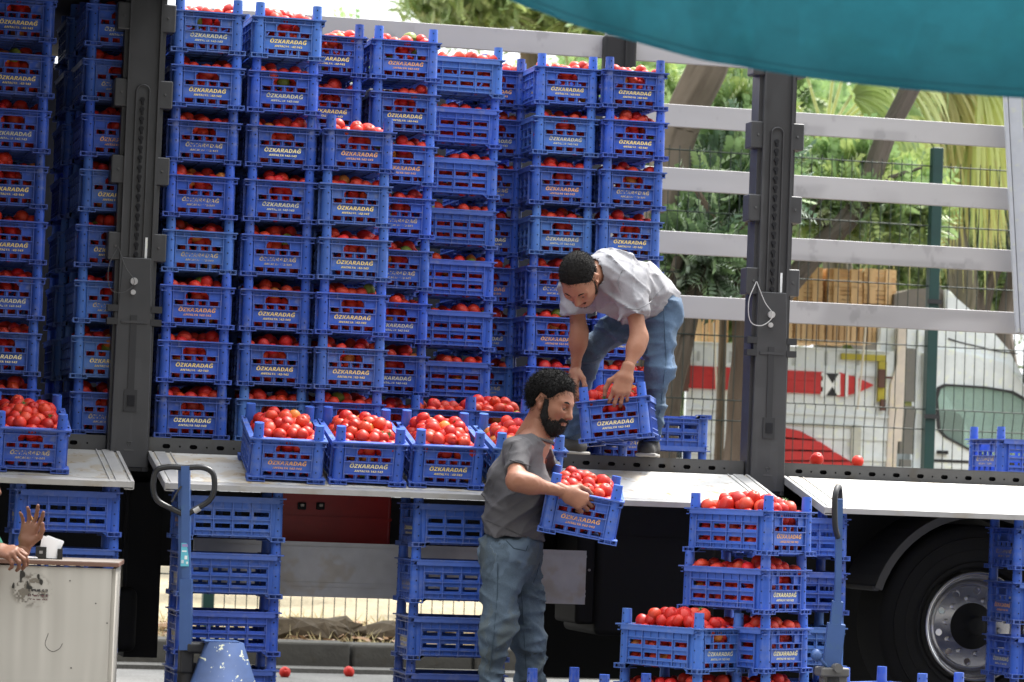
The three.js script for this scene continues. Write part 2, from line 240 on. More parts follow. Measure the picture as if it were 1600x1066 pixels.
  const board = (x0, x1, m) => {
    const w = x1 - x0, g = new THREE.Group(); g.name = 'side_board'; g.position.set((x0 + x1) / 2, 1.268, .05); g.rotation.x = tilt; t.add(g);
    part('board_face', [bx(w, .004, len - .07, 0, .0, (len - .07) / 2)], m, g);
    part('board_profile', [bx(w, .022, .066, 0, -.009, len - .033), bx(w, .006, .03, 0, .002, len - .016), bx(w, .004, len - .07, 0, -.024, (len - .07) / 2), ...[...Array(5)].map((_, i) => bx(w - .004, .018, .004, 0, -.0122, .03 + i * .12))], M.alu, g);
    for (const s of [-1, 1]) part('edge_profile', [bx(.012, .004, len, s * (w / 2 - .006), .006, len / 2), bx(.004, .034, len + .002, s * (w / 2 + .001), -.01, len / 2), bx(.05, .004, len, s * (w / 2 - .05), .0045, len / 2), bx(.04, .004, len, s * (w / 2 - .02), -.0275, len / 2), bx(.006, .004, len, s * (w / 2 - .1), .0045, len / 2)], M.alu, g);
    part('hinge', [cy(.012, .012, w, 8).rotateZ(Math.PI / 2).translate(0, -.012, -.006)], M.steelDark, g);
    return g;
  };
  board(-5.6, -1.845, M.boardGrey); board(-1.705, 1.175, M.board); board(1.355, 4.3, M.board);
  // under the deck
  { const a = onZ(300, 850, -.12).x, b = onZ(910, 890, -.12).x, w = b - a, x = (a + b) / 2; part('side_guard', [bx(w, .255, .03, x, .755, -.07), bx(w, .012, .008, x, .668, -.052), bx(w, .012, .008, x, .69, -.052), bx(w, .012, .008, x, .855, -.052)], M.guard, t); }
  { const a = onZ(908, 895, -.1); part('tool_box', [rb(.1, .5, .4, .02, a.x + .04, .78, -.34), rb(.6, .72, .6, .03, a.x + .38, .84, -.41), bx(.56, .012, .01, a.x + .38, .95, -.106)], M.black, t); part('box_bolt', [cy(.006, .006, .01, 8).rotateX(Math.PI / 2).translate(a.x + .05, .79, -.136)], M.alu, t); }
  { const a = onZ(432, 800, -.35), b = onZ(612, 800, -.35); part('red_chest', [rb(b.x - a.x, .36, .5, .02, (a.x + b.x) / 2, (a.y + b.y) / 2 + .02, -.6), bx(b.x - a.x, .012, .01, (a.x + b.x) / 2, a.y - .02, -.347)], M.red, t); for (const x of [472, 501]) { const c = onZ(x, 791, -.34); const l = part('chest_latch', [rb(.04, .035, .02, .006, c.x, c.y, -.345)], M.black, t); part('latch_ring', [rb(.018, .014, .012, .004, c.x, c.y + .004, -.332)], M.alu, l); } }
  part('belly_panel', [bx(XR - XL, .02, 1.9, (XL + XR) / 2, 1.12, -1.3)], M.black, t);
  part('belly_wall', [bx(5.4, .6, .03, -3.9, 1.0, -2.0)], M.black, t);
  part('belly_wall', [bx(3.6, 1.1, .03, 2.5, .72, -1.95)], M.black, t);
  { const a = onZ(235, 850, -.5); part('spare_carrier', [bx(.16, .9, .3, a.x - .02, .75, -.7), rb(.12, .3, .2, .04, a.x - .12, .48, -.5)], M.black, t); part('landing_leg', [bx(.1, .95, .12, a.x - .2, .72, -.75), bx(.05, .7, .05, a.x - .09, .8, -.6)], M.steelDark, t); }
  // mud guard and wheel
  const wc = onZ(1538, 981, -.02), wz = -.12;
  { const pts = []; for (let i = 0; i <= 24; i++) { const a = Math.PI * (.9 - i / 24 * .8); pts.push(a); }
    const at = R => pts.map(a => [Math.cos(a) * R, Math.sin(a) * R]);
    part('mudguard', [extr([...at(.575), ...at(.56).reverse()], .44, .003).translate(wc.x, wc.y, wz - .42), extr([...at(.575), ...at(.54).reverse()], .012, .003).translate(wc.x, wc.y, wz + .02), rb(.035, .03, .45, .01, wc.x + Math.cos(pts[0]) * .565, wc.y + Math.sin(pts[0]) * .565, wz - .2)], std(lin(.09, .09, .095), .5), t); }
  const wh = new THREE.Group(); wh.name = 'wheel'; wh.position.set(wc.x, wc.y, wz); t.add(wh);
  const RT = .5, RR = .262;
  const L2 = (pts, seg = 64) => new THREE.LatheGeometry(pts.map(p => new THREE.Vector2(...p)), seg).rotateX(Math.PI / 2);
  part('tyre', [L2([[RR, -.3], [RR + .02, -.02], [RR + .04, .0], [RR + .08, .012], [RT - .08, .014], [RT - .03, 0], [RT - .006, -.02], [RT, -.04], [RT, -.34], [RT - .05, -.36]], 72), ...[...Array(3)].map((_, i) => new THREE.TorusGeometry(RR + .055 + i * .06, .003, 4, 72).translate(0, 0, .012))], M.rubber, wh);
  part('rim', [L2([[RR + .012, -.004], [RR + .01, .012], [RR, .014], [RR - .012, .004], [RR - .03, -.03], [RR - .035, -.06], [RR - .05, -.075], [.2, -.07], [.155, -.055]], 72)], M.chrome, wh);
  { const s = new THREE.Shape(); s.absarc(0, 0, .2, 0, Math.PI * 2); const c = new THREE.Path(); c.absarc(0, 0, .115, 0, Math.PI * 2); s.holes.push(c); for (let k = 0; k < 10; k++) { const a = k / 10 * 6.2832 + .2, h = new THREE.Path(); h.absarc(Math.cos(a) * .178, Math.sin(a) * .178, .019, 0, Math.PI * 2); s.holes.push(h); } part('wheel_disc', [new THREE.ExtrudeGeometry(s, { depth: .012, bevelSize: .002, bevelThickness: .002, bevelSegments: 1, curveSegments: 16 }).translate(0, 0, -.068)], M.chrome, wh); }
  part('hub', [L2([[.116, -.07], [.112, -.045], [.06, -.035], [.05, .0], [.035, .01], [0, .012]], 32)], M.black, wh);
  for (let k = 0; k < 10; k++) { const a = k / 10 * 6.2832 + .5; part('wheel_nut', [cy(.014, .016, .03, 6).rotateX(Math.PI / 2).translate(Math.cos(a) * .138, Math.sin(a) * .138, -.045)], M.chrome, wh); }
}
// ------------------------------------------------------------------ plastic crates
const CW = .35, CL = .475, CH = .195, PITCH = .255;
function printTex(seed, wear, tone) {
  const w = 384, h = 112, c = document.createElement('canvas'); c.width = w; c.height = h; const x = c.getContext('2d');
  x.fillStyle = '#000'; x.fillRect(0, 0, w, h); x.fillStyle = '#fff'; x.textAlign = 'center'; x.textBaseline = 'alphabetic';
  x.save(); x.translate(w / 2, 56); x.transform(1, 0, -.22, 1, 0, 0); x.font = 'bold 44px sans-serif'; let m = x.measureText('ÖZKARADAĞ').width; x.scale(318 / m, 1.0); x.fillText('ÖZKARADAĞ', 0, 0); x.restore();
  x.save(); x.translate(w / 2 + 4, 90); x.transform(1, 0, -.2, 1, 0, 0); x.font = 'bold 23px sans-serif'; m = x.measureText('ANTALYA 142-143').width; x.scale(236 / m, 1); x.fillText('ANTALYA 142-143', 0, 0); x.restore();
  const d = x.getImageData(0, 0, w, h).data, n = pn(seed), n2 = pn(seed + 9), out = new Uint8Array(w * h * 4);
  for (let j = 0; j < h; j++) for (let i = 0; i < w; i++) {
    const q = (j * w + i) * 4, o = ((h - 1 - j) * w + i) * 4; const u = i / w, v = j / h;
    const worn = .4 * n(u * 7, v * 3, 7) + .25 * n2(u * 40, v * 14, 40) + .35 * n(u * 110, v * 40, 110);
    const a = d[q] / 255 * (1 - smooth(.62 - wear * .35, .85 - wear * .35, worn));
    out[o] = tone[0]; out[o + 1] = tone[1]; out[o + 2] = tone[2]; out[o + 3] = 255 * a;
  }
  const t = new THREE.DataTexture(out, w, h, THREE.RGBAFormat); t.magFilter = THREE.LinearFilter; t.colorSpace = THREE.SRGBColorSpace; t.needsUpdate = true; return t;
}
const PRINTS = [[1, .0, [240, 214, 130]], [2, .1, [228, 205, 130]], [3, .2, [205, 200, 165]], [4, .04, [240, 226, 165]], [5, .3, [190, 172, 130]], [6, .14, [225, 165, 105]]]
  .map(a => new THREE.MeshStandardMaterial({ map: printTex(...a), transparent: true, roughness: .6 }));
// moulded plastic: base blues that differ by batch and fading, with dust and mud
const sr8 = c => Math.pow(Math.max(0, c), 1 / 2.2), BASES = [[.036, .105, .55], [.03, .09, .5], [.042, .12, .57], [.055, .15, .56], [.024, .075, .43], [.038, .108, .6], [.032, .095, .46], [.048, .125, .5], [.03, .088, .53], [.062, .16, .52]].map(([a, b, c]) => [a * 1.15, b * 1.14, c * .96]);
const plastic = (c, i, dust, rough) => new THREE.MeshPhysicalMaterial({ roughness: rough, specularIntensity: .6, roughnessMap: tRough, map: tex(160, 160, (u, v) => { const n = cloud(u + i * .137, v + i * .291, 3), k = .74 + .5 * (n - .24), st = Math.min(1, smooth(.54, .78, .6 * cloud(u + i * .31, v + i * .17, 5) + .4 * cloud(u, v + i * .2, 24)) * (i % 3 === 1 ? .3 : .16) + dust + .1 * smooth(.6, .7, cloud(u + .5, v + i * .4, 20))); return c.map((q, j) => sr8(q * k * (1 - st) + [.3, .29, .27][j] * st)); }, 2.1, true) });
const BLUES = BASES.map((c, i) => plastic(c, i, .0, .5)), RIMS = BASES.map((c, i) => plastic(c, i + 20, .1, .6));
const CG = {};
{
  const e = [], z0 = CL / 2 - .022, hx = .113, er = []; // end panel, built for +z
  const sl = [[-.102, -.064], [-.046, -.012], [.008, .042], [.06, .1]], holes = [];
  for (const [a, b] of sl) { holes.push([a, .1065, b, .1265]); holes.push([a, .0245, b, .0445]); }
  const hp = new THREE.Path([[-.054, .134], [-.054, .152], [-.042, .1655], [.042, .1655], [.054, .152], [.054, .134]].map(p => new THREE.Vector2(...p))); holes.push(hp);
  for (let k = 0; k < 6; k++) holes.push([-.04 + k * .014, .171, -.031 + k * .014, .187]);
  e.push(holed(-hx, .01, hx, .19, holes, .005).translate(0, 0, z0 - .005));
  const hr = (y, x0 = -hx, x1 = hx, t = .004, dz = .009) => er.push(bx(x1 - x0, t, dz, (x0 + x1) / 2, y, z0 + dz / 2)), vr = (x, y0, y1, t = .004, dz = .0085) => er.push(bx(t, y1 - y0, dz, x, (y0 + y1) / 2, z0 + dz / 2));
  hr(.168, -.17, .17, .004, .012); hr(.1835, -.17, .17, .003, .009); hr(.129); hr(.1035); hr(.047); hr(.0215, -hx, hx, .004, .006); hr(.012, -hx, hx, .005, .009);
  for (const x of [-.111, .111]) vr(x, .012, .19); for (const x of [-.055, -.002, .051]) { vr(x, .1035, .129); vr(x, .012, .047); } for (const x of [-.0575, .0575]) vr(x, .129, .168, .004);
  vr(-.125, .168, .19, .003, .01); vr(.125, .168, .19, .003, .01); vr(-.075, .168, .19, .003, .01); vr(.075, .168, .19, .003, .01);
  for (const s of [-1, 1]) e.push(bx(.03, .17, .004, s * .124, .1, z0 - .01));
  CG.end = mg(e, 1); CG.endRib = mg(er, 1);
  CG.print = boxUV(flat(new THREE.PlaneGeometry(.212, .062)), 1); CG.print = new THREE.PlaneGeometry(.212, .062).translate(0, .0755, z0 + .0016);
  // side panel, built for +x
  const s = [], sr = [], x0 = CW / 2 - .014, hl = .172; const sh = [];
  for (let k = 0; k < 4; k++) { const c = -.129 + k * .086; sh.push([c - .034, .11, c + .034, .13]); sh.push([c - .034, .056, c + .034, .076]); }
  s.push(holed(-hl, .02, hl, .188, sh, .005).translate(0, 0, -.005));
  const hz = (y, t = .004, dz = .008, a = -hl, b = hl) => sr.push(bx(b - a, t, dz, (a + b) / 2, y, dz / 2)), vz = (x, y0, y1, t = .0035, dz = .0075) => sr.push(bx(t, y1 - y0, dz, x, (y0 + y1) / 2, dz / 2));
  hz(.142); hz(.096); hz(.045); hz(.024, .005, .009); hz(.175, .003, .004);
  for (const x of [-.172, -.086, 0, .086, .172]) vz(x, .02, .188); for (const x of [-.129, -.043, .043, .129]) { vz(x, .142, .186, .0025, .004); }
  for (const x of [-.16, -.13, -.1, -.07, -.03, .03, .07, .1, .13, .16]) vz(x, .024, .045, .002, .004);
  for (const q of [-1, 1]) { s.push(bx(.04, .165, .004, q * .19, .1, -.008)); s.push(extr([[0, 0], [.05, 0], [.012, .022], [0, .022]], .008).scale(q, 1, 1).translate(q * .172, .176, -.002)); s.push(extr([[0, 0], [.0, .022], [-.03, .022]], .007).scale(q, 1, 1).translate(q * .176, .002, -.001)); }
  CG.side = mg(s, 1).rotateY(Math.PI / 2).translate(x0, 0, 0); CG.side = boxUV(CG.side); CG.sideRib = boxUV(mg(sr, 1).rotateY(Math.PI / 2).translate(x0, 0, 0));
  // corner post with its pin and foot, at the origin
  const px = CW / 2 - .04, pz = CL / 2 - .032; CG.px = px; CG.pz = pz;
  const p = [cy(.0235, .026, .187, 14, 0, .1, 0), cy(.0215, .0235, .07, 14, 0, .226, 0)];
  for (const y of [.035, .075, .115, .15]) p.push(cy(.0252, .0252, .002, 14, 0, y, 0));
  CG.post = mg(p);
  // rim: flange round the top, and corner feet
  const r = [];
  for (const q of [-1, 1]) { r.push(bx(CW, .006, .034, 0, .1925, q * (CL / 2 - .017)), bx(.024, .006, CL - .07, q * (CW / 2 - .012), .1925, 0), bx(CW - .01, .02, .003, 0, .18, q * (CL / 2 - .03)), bx(.003, .02, CL - .06, q * (CW / 2 - .003), .18, 0)); }
  CG.rim = mg(r);
  const f = [];
  for (const a of [-1, 1]) for (const b of [-1, 1]) {
    const x = a * px, z = b * pz; f.push(bx(.082, .004, .066, x, .002, z), bx(.082, .004, .066, x, .02, z));
    for (let k = 0; k < 4; k++) { f.push(bx(.003, .016, .008, x - .0385 + k * .0257, .011, z + b * .029)); } for (let k = 0; k < 3; k++) f.push(bx(.008, .016, .003, x + a * .037, .011, z - .028 + k * .028));
  }
  f.push(bx(CW - .05, .004, CL - .06, 0, .022, 0)); for (let k = -2; k <= 2; k++) f.push(bx(CW - .06, .008, .004, 0, .016, k * .085)); for (let k = -1; k <= 1; k++) f.push(bx(.004, .008, CL - .07, k * .09, .016, 0));
  CG.base = mg(f);
  const ph = []; for (const a of [-1, 1]) for (const b of [-1, 1]) for (const y of [.05, .1, .15, .205, .24]) { const rr = y > .19 ? .0228 : .0256; ph.push(new THREE.CircleGeometry(.0036, 6).translate(0, 0, rr).rotateY((b > 0 ? 0 : Math.PI) - a * b * .15).translate(a * px, y, b * pz)); ph.push(new THREE.CircleGeometry(.0036, 6).translate(0, 0, rr).rotateY(a * Math.PI / 2).translate(a * px, y, b * pz)); }
  CG.holes = mg(ph);
}
const crateProtos = [];
function crateProto(bi, pi) {
  const k = bi * 10 + pi; if (crateProtos[k]) return crateProtos[k];
  const g = new THREE.Group(), b = BLUES[bi];
  for (const q of [0, Math.PI]) { const e = part('end_panel', CG.end, b, g); e.rotation.y = q; part('rib_grid', CG.endRib, RIMS[bi], e); const pr = part('lettering', CG.print, PRINTS[pi], e); pr.castShadow = false; const s = part('side_panel', CG.side, b, g); s.rotation.y = q; part('rib_grid', CG.sideRib, RIMS[bi], s); }
  for (const a of [-1, 1]) for (const c of [-1, 1]) { const p = part('corner_post', CG.post, b, g); p.position.set(a * CG.px, 0, c * CG.pz); }
  part('rim', CG.rim, RIMS[bi], g); part('base', CG.base, RIMS[bi], g); part('peg_holes', CG.holes, M.hole, g).userData.kind = 'stuff';
  return crateProtos[k] = g;
}
const cr = rng(4242);
function crate(label, group, p, ry = 0, o = {}) {
  const c = crateProto(o.blue ?? Math.floor(cr() * 10), o.print ?? Math.floor(cr() * 6)).clone();
  c.name = numbered('plastic_crate'); c.position.copy(p); c.rotation.set(o.rx || 0, ry, o.rz || 0, 'YXZ'); if (o.q) c.quaternion.copy(o.q); scene.add(c); tag(c, label, 'crate', group); c.updateMatrixWorld(true); return c;
}
// ------------------------------------------------------------------ tomatoes
function tomatoGeo(ws, hs, seed, len) {
  const g = new THREE.SphereGeometry(.029, ws, hs), p = g.attributes.position;
  for (let i = 0; i < p.count; i++) {
    const x = p.getX(i) / .029, y = p.getY(i) / .029, z = p.getZ(i) / .029, a = Math.atan2(z, x), rr = Math.hypot(x, z);
    const s = 1 + .025 * Math.cos(a * 5 + seed) * rr + .04 * N3.noise(x * 1.3 + seed, y * 1.3, z * 1.3); const dim = y > 0 ? -.22 * Math.pow(Math.max(0, 1 - rr * 2.2), 2) : .03 * Math.pow(Math.max(0, 1 - rr * 3), 2) * -1;
    p.setXYZ(i, x * .029 * s, (y * len + dim) * .029 * s, z * .029 * s);
  }
  g.computeVertexNormals(); return flat(g);
}
const TG = [tomatoGeo(18, 14, 1, 1.0), tomatoGeo(18, 14, 3, 1.22), tomatoGeo(18, 14, 5, 1.1), tomatoGeo(18, 14, 8, .94)];
const tTom = tex(128, 128, (u, v) => { const c = cloud(u, v, 4), s = smooth(.68, .74, cloud(u, v + .2, 32)); return [.85 + .25 * c, .6 + .7 * c + .3 * s, .6 + .6 * c + .3 * s]; }, 1);
const tomMat = c => new THREE.MeshPhysicalMaterial({ color: lin(...c), roughness: .45, map: tTom, specularIntensity: .6 });
const TM = [tomMat([.49, .02, .013]), tomMat([.55, .032, .018]), tomMat([.43, .015, .011]), tomMat([.58, .055, .024]), tomMat([.62, .2, .035])];
const calyxGeo = (() => { const l = []; for (let k = 0; k < 6; k++) { const g = new THREE.PlaneGeometry(.005, .02, 1, 3).translate(0, .01, 0), p = g.attributes.position; for (let i = 0; i < p.count; i++) { const y = p.getY(i); p.setX(i, p.getX(i) * (1 - y / .021)); p.setZ(i, .003 * Math.sin(y * 150)); } l.push(g.rotateX(-Math.PI / 2 + .25).rotateY(k * 1.047 + (k % 2) * .2)); } l.push(cy(.0015, .002, .008, 6, 0, .004, 0)); return mg(l).translate(0, .027, 0); })();
const calyxMat = std(lin(.06, .13, .025), .8, { side: THREE.DoubleSide });
const stuffTom = []; // matrices of the many
const tr = rng(909); let loose = 0;
const QE = new THREE.Euler(), QQ = new THREE.Quaternion();
const rq = () => QQ.setFromEuler(QE.set(tr() * 6.28, tr() * 6.28, tr() * 6.28)).clone();
function tomato(p, label, group, s = 1, red = false) { // one fruit as a thing of its own
  loose++;
  const k = Math.floor(tr() * 4), m = tr() < .03 && !red ? 4 : Math.floor(tr() * (red ? 3 : 4)), o = part('tomato', TG[k], TM[m], scene); o.position.copy(p); o.scale.setScalar(s * (.95 + tr() * .26));
  QE.set((tr() - .5) * 2.6, tr() * 6.28, (tr() - .5) * 2.6); o.quaternion.setFromEuler(QE); if (tr() < .3) part('calyx', calyxGeo, calyxMat, o); return tag(o, label, 'tomato', group);
}
const many = (c, x, y, z, s = 1) => { const m = new THREE.Matrix4().compose(V(x, y, z), rq(), V(1, 1, 1).multiplyScalar(s * (1 + tr() * .18)).multiply(V(1, .95 + tr() * .22, 1))); stuffTom.push(m.premultiply(c.matrixWorld)); };
const jit = a => (tr() - .5) * 2 * a;
// what shows of a filled crate: fruit behind the openings of the sides seen, and the uppermost layer
function fill(c, o = {}) {
  const { left = false, right = false, rows = 3, top = true, full = .8 } = o;
  for (const y of [.05, .098, .146]) for (let i = 0; i < 5; i++) many(c, -.116 + i * .058 + jit(.01), y + jit(.006), CL / 2 - .072 + jit(.004), .97);
  for (const [on, q] of [[left, -1], [right, 1]]) if (on) for (const y of [.05, .098, .146]) for (let i = 0; i < 7; i++) many(c, q * (CW / 2 - .062) + jit(.004), y + jit(.006), -.16 + i * .053 + jit(.01), .95);
  if (top) for (let j = 0; j < rows; j++) for (let i = 0; i < 5; i++) { if (tr() < .06) continue; many(c, -.11 + i * .055 + jit(.012), .176 + tr() * .028 * full, CL / 2 - .065 - j * .062 + jit(.012)); }
  if (top) for (let k = 0; k < 5; k++) if (tr() < full) many(c, jit(.105), .208 + tr() * .014, CL / 2 - .07 - tr() * .16);
}
function heap(c, label, group, o = {}) {
  const { single = true, left = true } = o; fill(c, { left, right: false, top: false });
  const w = V(0, 0, 0), put = (x, y, z, one) => { if (one && single && loose < 330) tomato(w.set(x, y, z).applyMatrix4(c.matrixWorld).clone(), label, group); else many(c, x, y, z, .95); };
  for (let j = 0; j < 8; j++) for (let i = 0; i < 5; i++) put(-.108 + i * .054 + jit(.006), .168 + jit(.007), -.178 + j * .051 + jit(.006), j === 7);
  for (let j = 0; j < 7; j++) for (let i = 0; i < 4; i++) { const dz = (j - 3) / 3; put(-.082 + i * .054 + (j % 2 ? .012 : -.012) + jit(.01), .204 + .012 * (1 - dz * dz) + jit(.008), -.158 + j * .053 + jit(.01), true); }
  for (let k = 0; k < 8; k++) put((k % 3 - 1) * .055 + jit(.02), .24 + jit(.006), -.11 + k * .03 + jit(.02), true);
}
// ------------------------------------------------------------------ the load: columns of crates on the deck
const ORD = ['bottom', 'second from bottom', 'third from bottom', 'fourth from bottom', 'fifth from bottom', 'sixth from bottom', 'seventh from bottom', 'topmost'];
function column(px, py, z, n, where, o = {}) {
  const { turn = 0, from = 0, fillOpt = {}, skip = [] } = o, P = onZ(px, py, z), out = [];
  for (let k = from; k < n; k++) {
    if (skip.includes(k)) continue;
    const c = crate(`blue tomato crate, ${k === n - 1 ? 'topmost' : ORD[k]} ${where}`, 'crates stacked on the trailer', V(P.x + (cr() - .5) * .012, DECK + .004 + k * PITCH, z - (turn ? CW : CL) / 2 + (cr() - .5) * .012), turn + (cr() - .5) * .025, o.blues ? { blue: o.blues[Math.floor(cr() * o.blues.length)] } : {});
    fill(c, turn ? { left: true, ...fillOpt } : fillOpt); out.push(c);
  }
  return out;
}
column(26, 91, 0, 8, 'in the leftmost column', { fillOpt: { rows: 4 }, blues: [4, 6, 8, 1] });  // darker blues picked here put the shade of this end into the colour
column(190, 89, 0, 8, 'in the column left of the left post', { fillOpt: { left: true, rows: 4 } });
column(324, 97, 0.01, 8, 'in the column right of the left post', { fillOpt: { rows: 4 } });
column(442, 285, 0, 8, 'in the second column right of the left post', { fillOpt: { rows: 4 } });
column(563, 206, .05, 6, 'in the short column third right of left post', { fillOpt: { rows: 4 } });
column(521, 49, -.47, 8, 'in the column half hidden behind the short one');
column(637, 54, -.46, 8, 'in the column fourth right of the left post');
{ const P = onZ(787, 159, -.9); const q = new THREE.Vector3(P.x - CL / 2, 0, 0); const sp = onZ(800, 500, -.9); void sp;
  for (let k = 1; k < 8; k++) { const c = crate(`blue crate turned sideways showing slotted side, ${k === 7 ? 'topmost' : ORD[k]} of its column`, 'crates stacked on the trailer', V(q.x + (cr() - .5) * .012, DECK + .004 + k * PITCH, -.9 - CW / 2), Math.PI / 2 + (cr() - .5) * .02); 
    for (const y of [.05, .098, .146]) for (let i = 0; i < 7; i++) many(c, -(CW / 2 - .062) + jit(.004), y + jit(.006), -.16 + i * .053 + jit(.01), .95);
    for (let j = 0; j < 7; j++) for (let i = 0; i < 3; i++) if (tr() > .15) many(c, -.115 + i * .06 + jit(.01), .175 + tr() * .028, -.186 + j * .062 + jit(.012)); } }
column(778, 95, -1.26, 8, 'in the narrow strip right of the sideways column');
column(889, 99, -1.0, 8, 'in the second column from the right');
column(996, 107, -.95, 8, 'in the rightmost column of the load', { fillOpt: { rows: 4 } });
// the tier behind, seen through the gaps
for (const [x, n] of [[26, 'leftmost'], [190, 'left'], [324, 'right'], [442, 'second']]) { const P = onZ(x, 300, -.49); for (let k = 0; k < 8; k++) { const c = crate(`blue crate, ${ORD[k]} in rear tier behind ${{ leftmost: 'leftmost column', left: 'column left of left post', right: 'column right of left post', second: 'second column right of left post' }[n]}`, 'crates in the rear tier behind ' + n, V(P.x - .12, DECK + .004 + k * PITCH, -.49 - CL / 2), 0); fill(c, { rows: 1 }); } }
// end-on crate standing before the sideways column
{ const P = onZ(779, 645, -.3), c = crate('blue crate heaped with tomatoes at deck level, left of the standing man\'s head', 'crates on the deck', V(P.x, DECK + .004, -.3 - CL / 2), .03); heap(c, 'red tomato in the deck level crate left of the standing man\'s head', 'tomatoes in the deck level crate', { left: false, single: false }); }
{ const P = onZ(700, 640, -.42), c = crate('blue crate of tomatoes at deck level behind the three crates on the side board', 'crates on the deck', V(P.x - .02, DECK + .004, -.42 - CL / 2), 0); fill(c); }
// crates lying open on the lowered board
const BT = Math.atan2(.141, .6);
function onBoard(px, py, label, tl, tg, ry, dz = .57, o = {}) {
  const P = onZ(px, py, dz), s = dz - CL / 2 * Math.cos(BT) - .05, y = 1.268 - s * Math.tan(BT) + .006 / Math.cos(BT);
  const q = new THREE.Quaternion().setFromEuler(new THREE.Euler(BT, 0, 0)).multiply(new THREE.Quaternion().setFromEuler(new THREE.Euler(0, ry, 0)));
  const c = crate(label, 'open crates on the lowered side boards', V(P.x, y, s + .05), 0, { q, ...o }); heap(c, tl, tg, o); return c;
}
onBoard(47, 735, 'blue crate heaped with tomatoes at the far left edge, above the desk', 'red tomato heaped in the crate at the far left edge', 'tomatoes in the far left crate', -.03, .56, { blue: 1, print: 4 });
onBoard(452, 742, 'open blue crate of tomatoes, left one of three along the side board', 'red tomato heaped in the left crate of the three on the side board', 'tomatoes in the left board crate', -.06, .57, { blue: 2, print: 5 });
onBoard(577, 750, 'open blue crate of tomatoes, middle one of three along the side board', 'red tomato heaped in the middle crate of the three on the side board', 'tomatoes in the middle board crate', -.03, .57, { blue: 5, print: 3 });
onBoard(702, 757, 'open blue crate of tomatoes, third along the side board beside the standing man', 'red tomato heaped in the board crate next to the standing man\'s back', 'tomatoes in the third board crate', -.04, .57, { blue: 0, print: 0 });
onBoard(826, 764, 'open blue crate of tomatoes on the side board hidden behind the standing man', 'red tomato in the board crate behind the standing man', 'tomatoes in the crate behind the man', -.02, .57, { blue: 3, single: false });
// crates on the deck beyond
{ const P = onZ(1043, 700, -1.55); crate('empty blue crate upside down on its pegs behind the bending man', null, V(P.x, DECK + .262, -1.55 - CW / 2), Math.PI / 2, { rx: 0, q: new THREE.Quaternion().setFromEuler(new THREE.Euler(0, Math.PI / 2, 0)).multiply(new THREE.Quaternion().setFromEuler(new THREE.Euler(0, 0, Math.PI))), blue: 2 });
  const Q = onZ(935, 690, -.62); crate('blue crate upside down on the deck below the crate being lifted', null, V(Q.x, DECK + .262, -.62 - CL / 2), 0, { q: new THREE.Quaternion().setFromEuler(new THREE.Euler(0, 0, Math.PI)), blue: 4 });
  const K = onZ(1561, 738, -1.35), kr = -1.4, ko = V(CW / 2, 0, CL / 2).applyAxisAngle(U_, kr); crate('empty blue crate on the deck at the right edge of the photo', null, V(K.x - ko.x, DECK + .004, K.z - ko.z), kr, { blue: 5, print: 4 }); }
// empty crate stacks carrying the side boards, each on a wooden pallet
const palW = [std(lin(.3, .2, .11), .8, { map: tWood }), std(lin(.24, .16, .09), .85, { map: tWood })];
function pallet(x, z, ry, label) { const p = thing('wooden_pallet', label, 'pallet', V(x, 0, z), ry, undefined); for (let i = 0; i < 6; i++) part('deck_board', [bx(.62, .018, .085, 0, .111, -.235 + i * .094)], palW[i % 2], p); for (let i = 0; i < 3; i++) part('bearer', [bx(.085, .1, .56, -.265 + i * .265, .052, 0)], palW[1], p); return p; }
function stack(xr, yr, z, where, group, ry = Math.PI / 2) {
  const P = onZ(xr, yr, z); const x = P.x - CL / 2; pallet(x, z - CW / 2, 0, 'wooden pallet under the stack of empty crates ' + where);
  for (let k = 0; k < 4; k++) crate(`empty blue crate, ${['bottom', 'third from the top', 'second from the top', 'topmost'][k]} in the stack ${where}`, group, V(x + (cr() - .5) * .01, .125 + k * PITCH - (k === 3 ? .004 : 0), z - CW / 2 + (cr() - .5) * .01), ry + (cr() - .5) * .03);
}
stack(191, 790, .6, 'behind the desk', 'empty crates carrying the side boards');
stack(447, 800, .6, 'beside the left pallet jack', 'empty crates carrying the side boards');
stack(806, 800, .6, 'behind the standing man', 'empty crates carrying the side boards');
stack(1330, 850, .6, 'behind the right pallet jack', 'empty crates carrying the side boards');
{ const P = onZ(1586, 850, .6); pallet(P.x + .24, .42, 0, 'wooden pallet under the stack of empty crates by the wheel'); for (let k = 0; k < 4; k++) crate(`empty blue crate, ${['bottom', 'third from the top', 'second from the top', 'topmost'][k]} in the stack before the wheel`, 'empty crates carrying the side boards', V(P.x + .235, .105 + k * PITCH, .42), Math.PI / 2 + .03); }
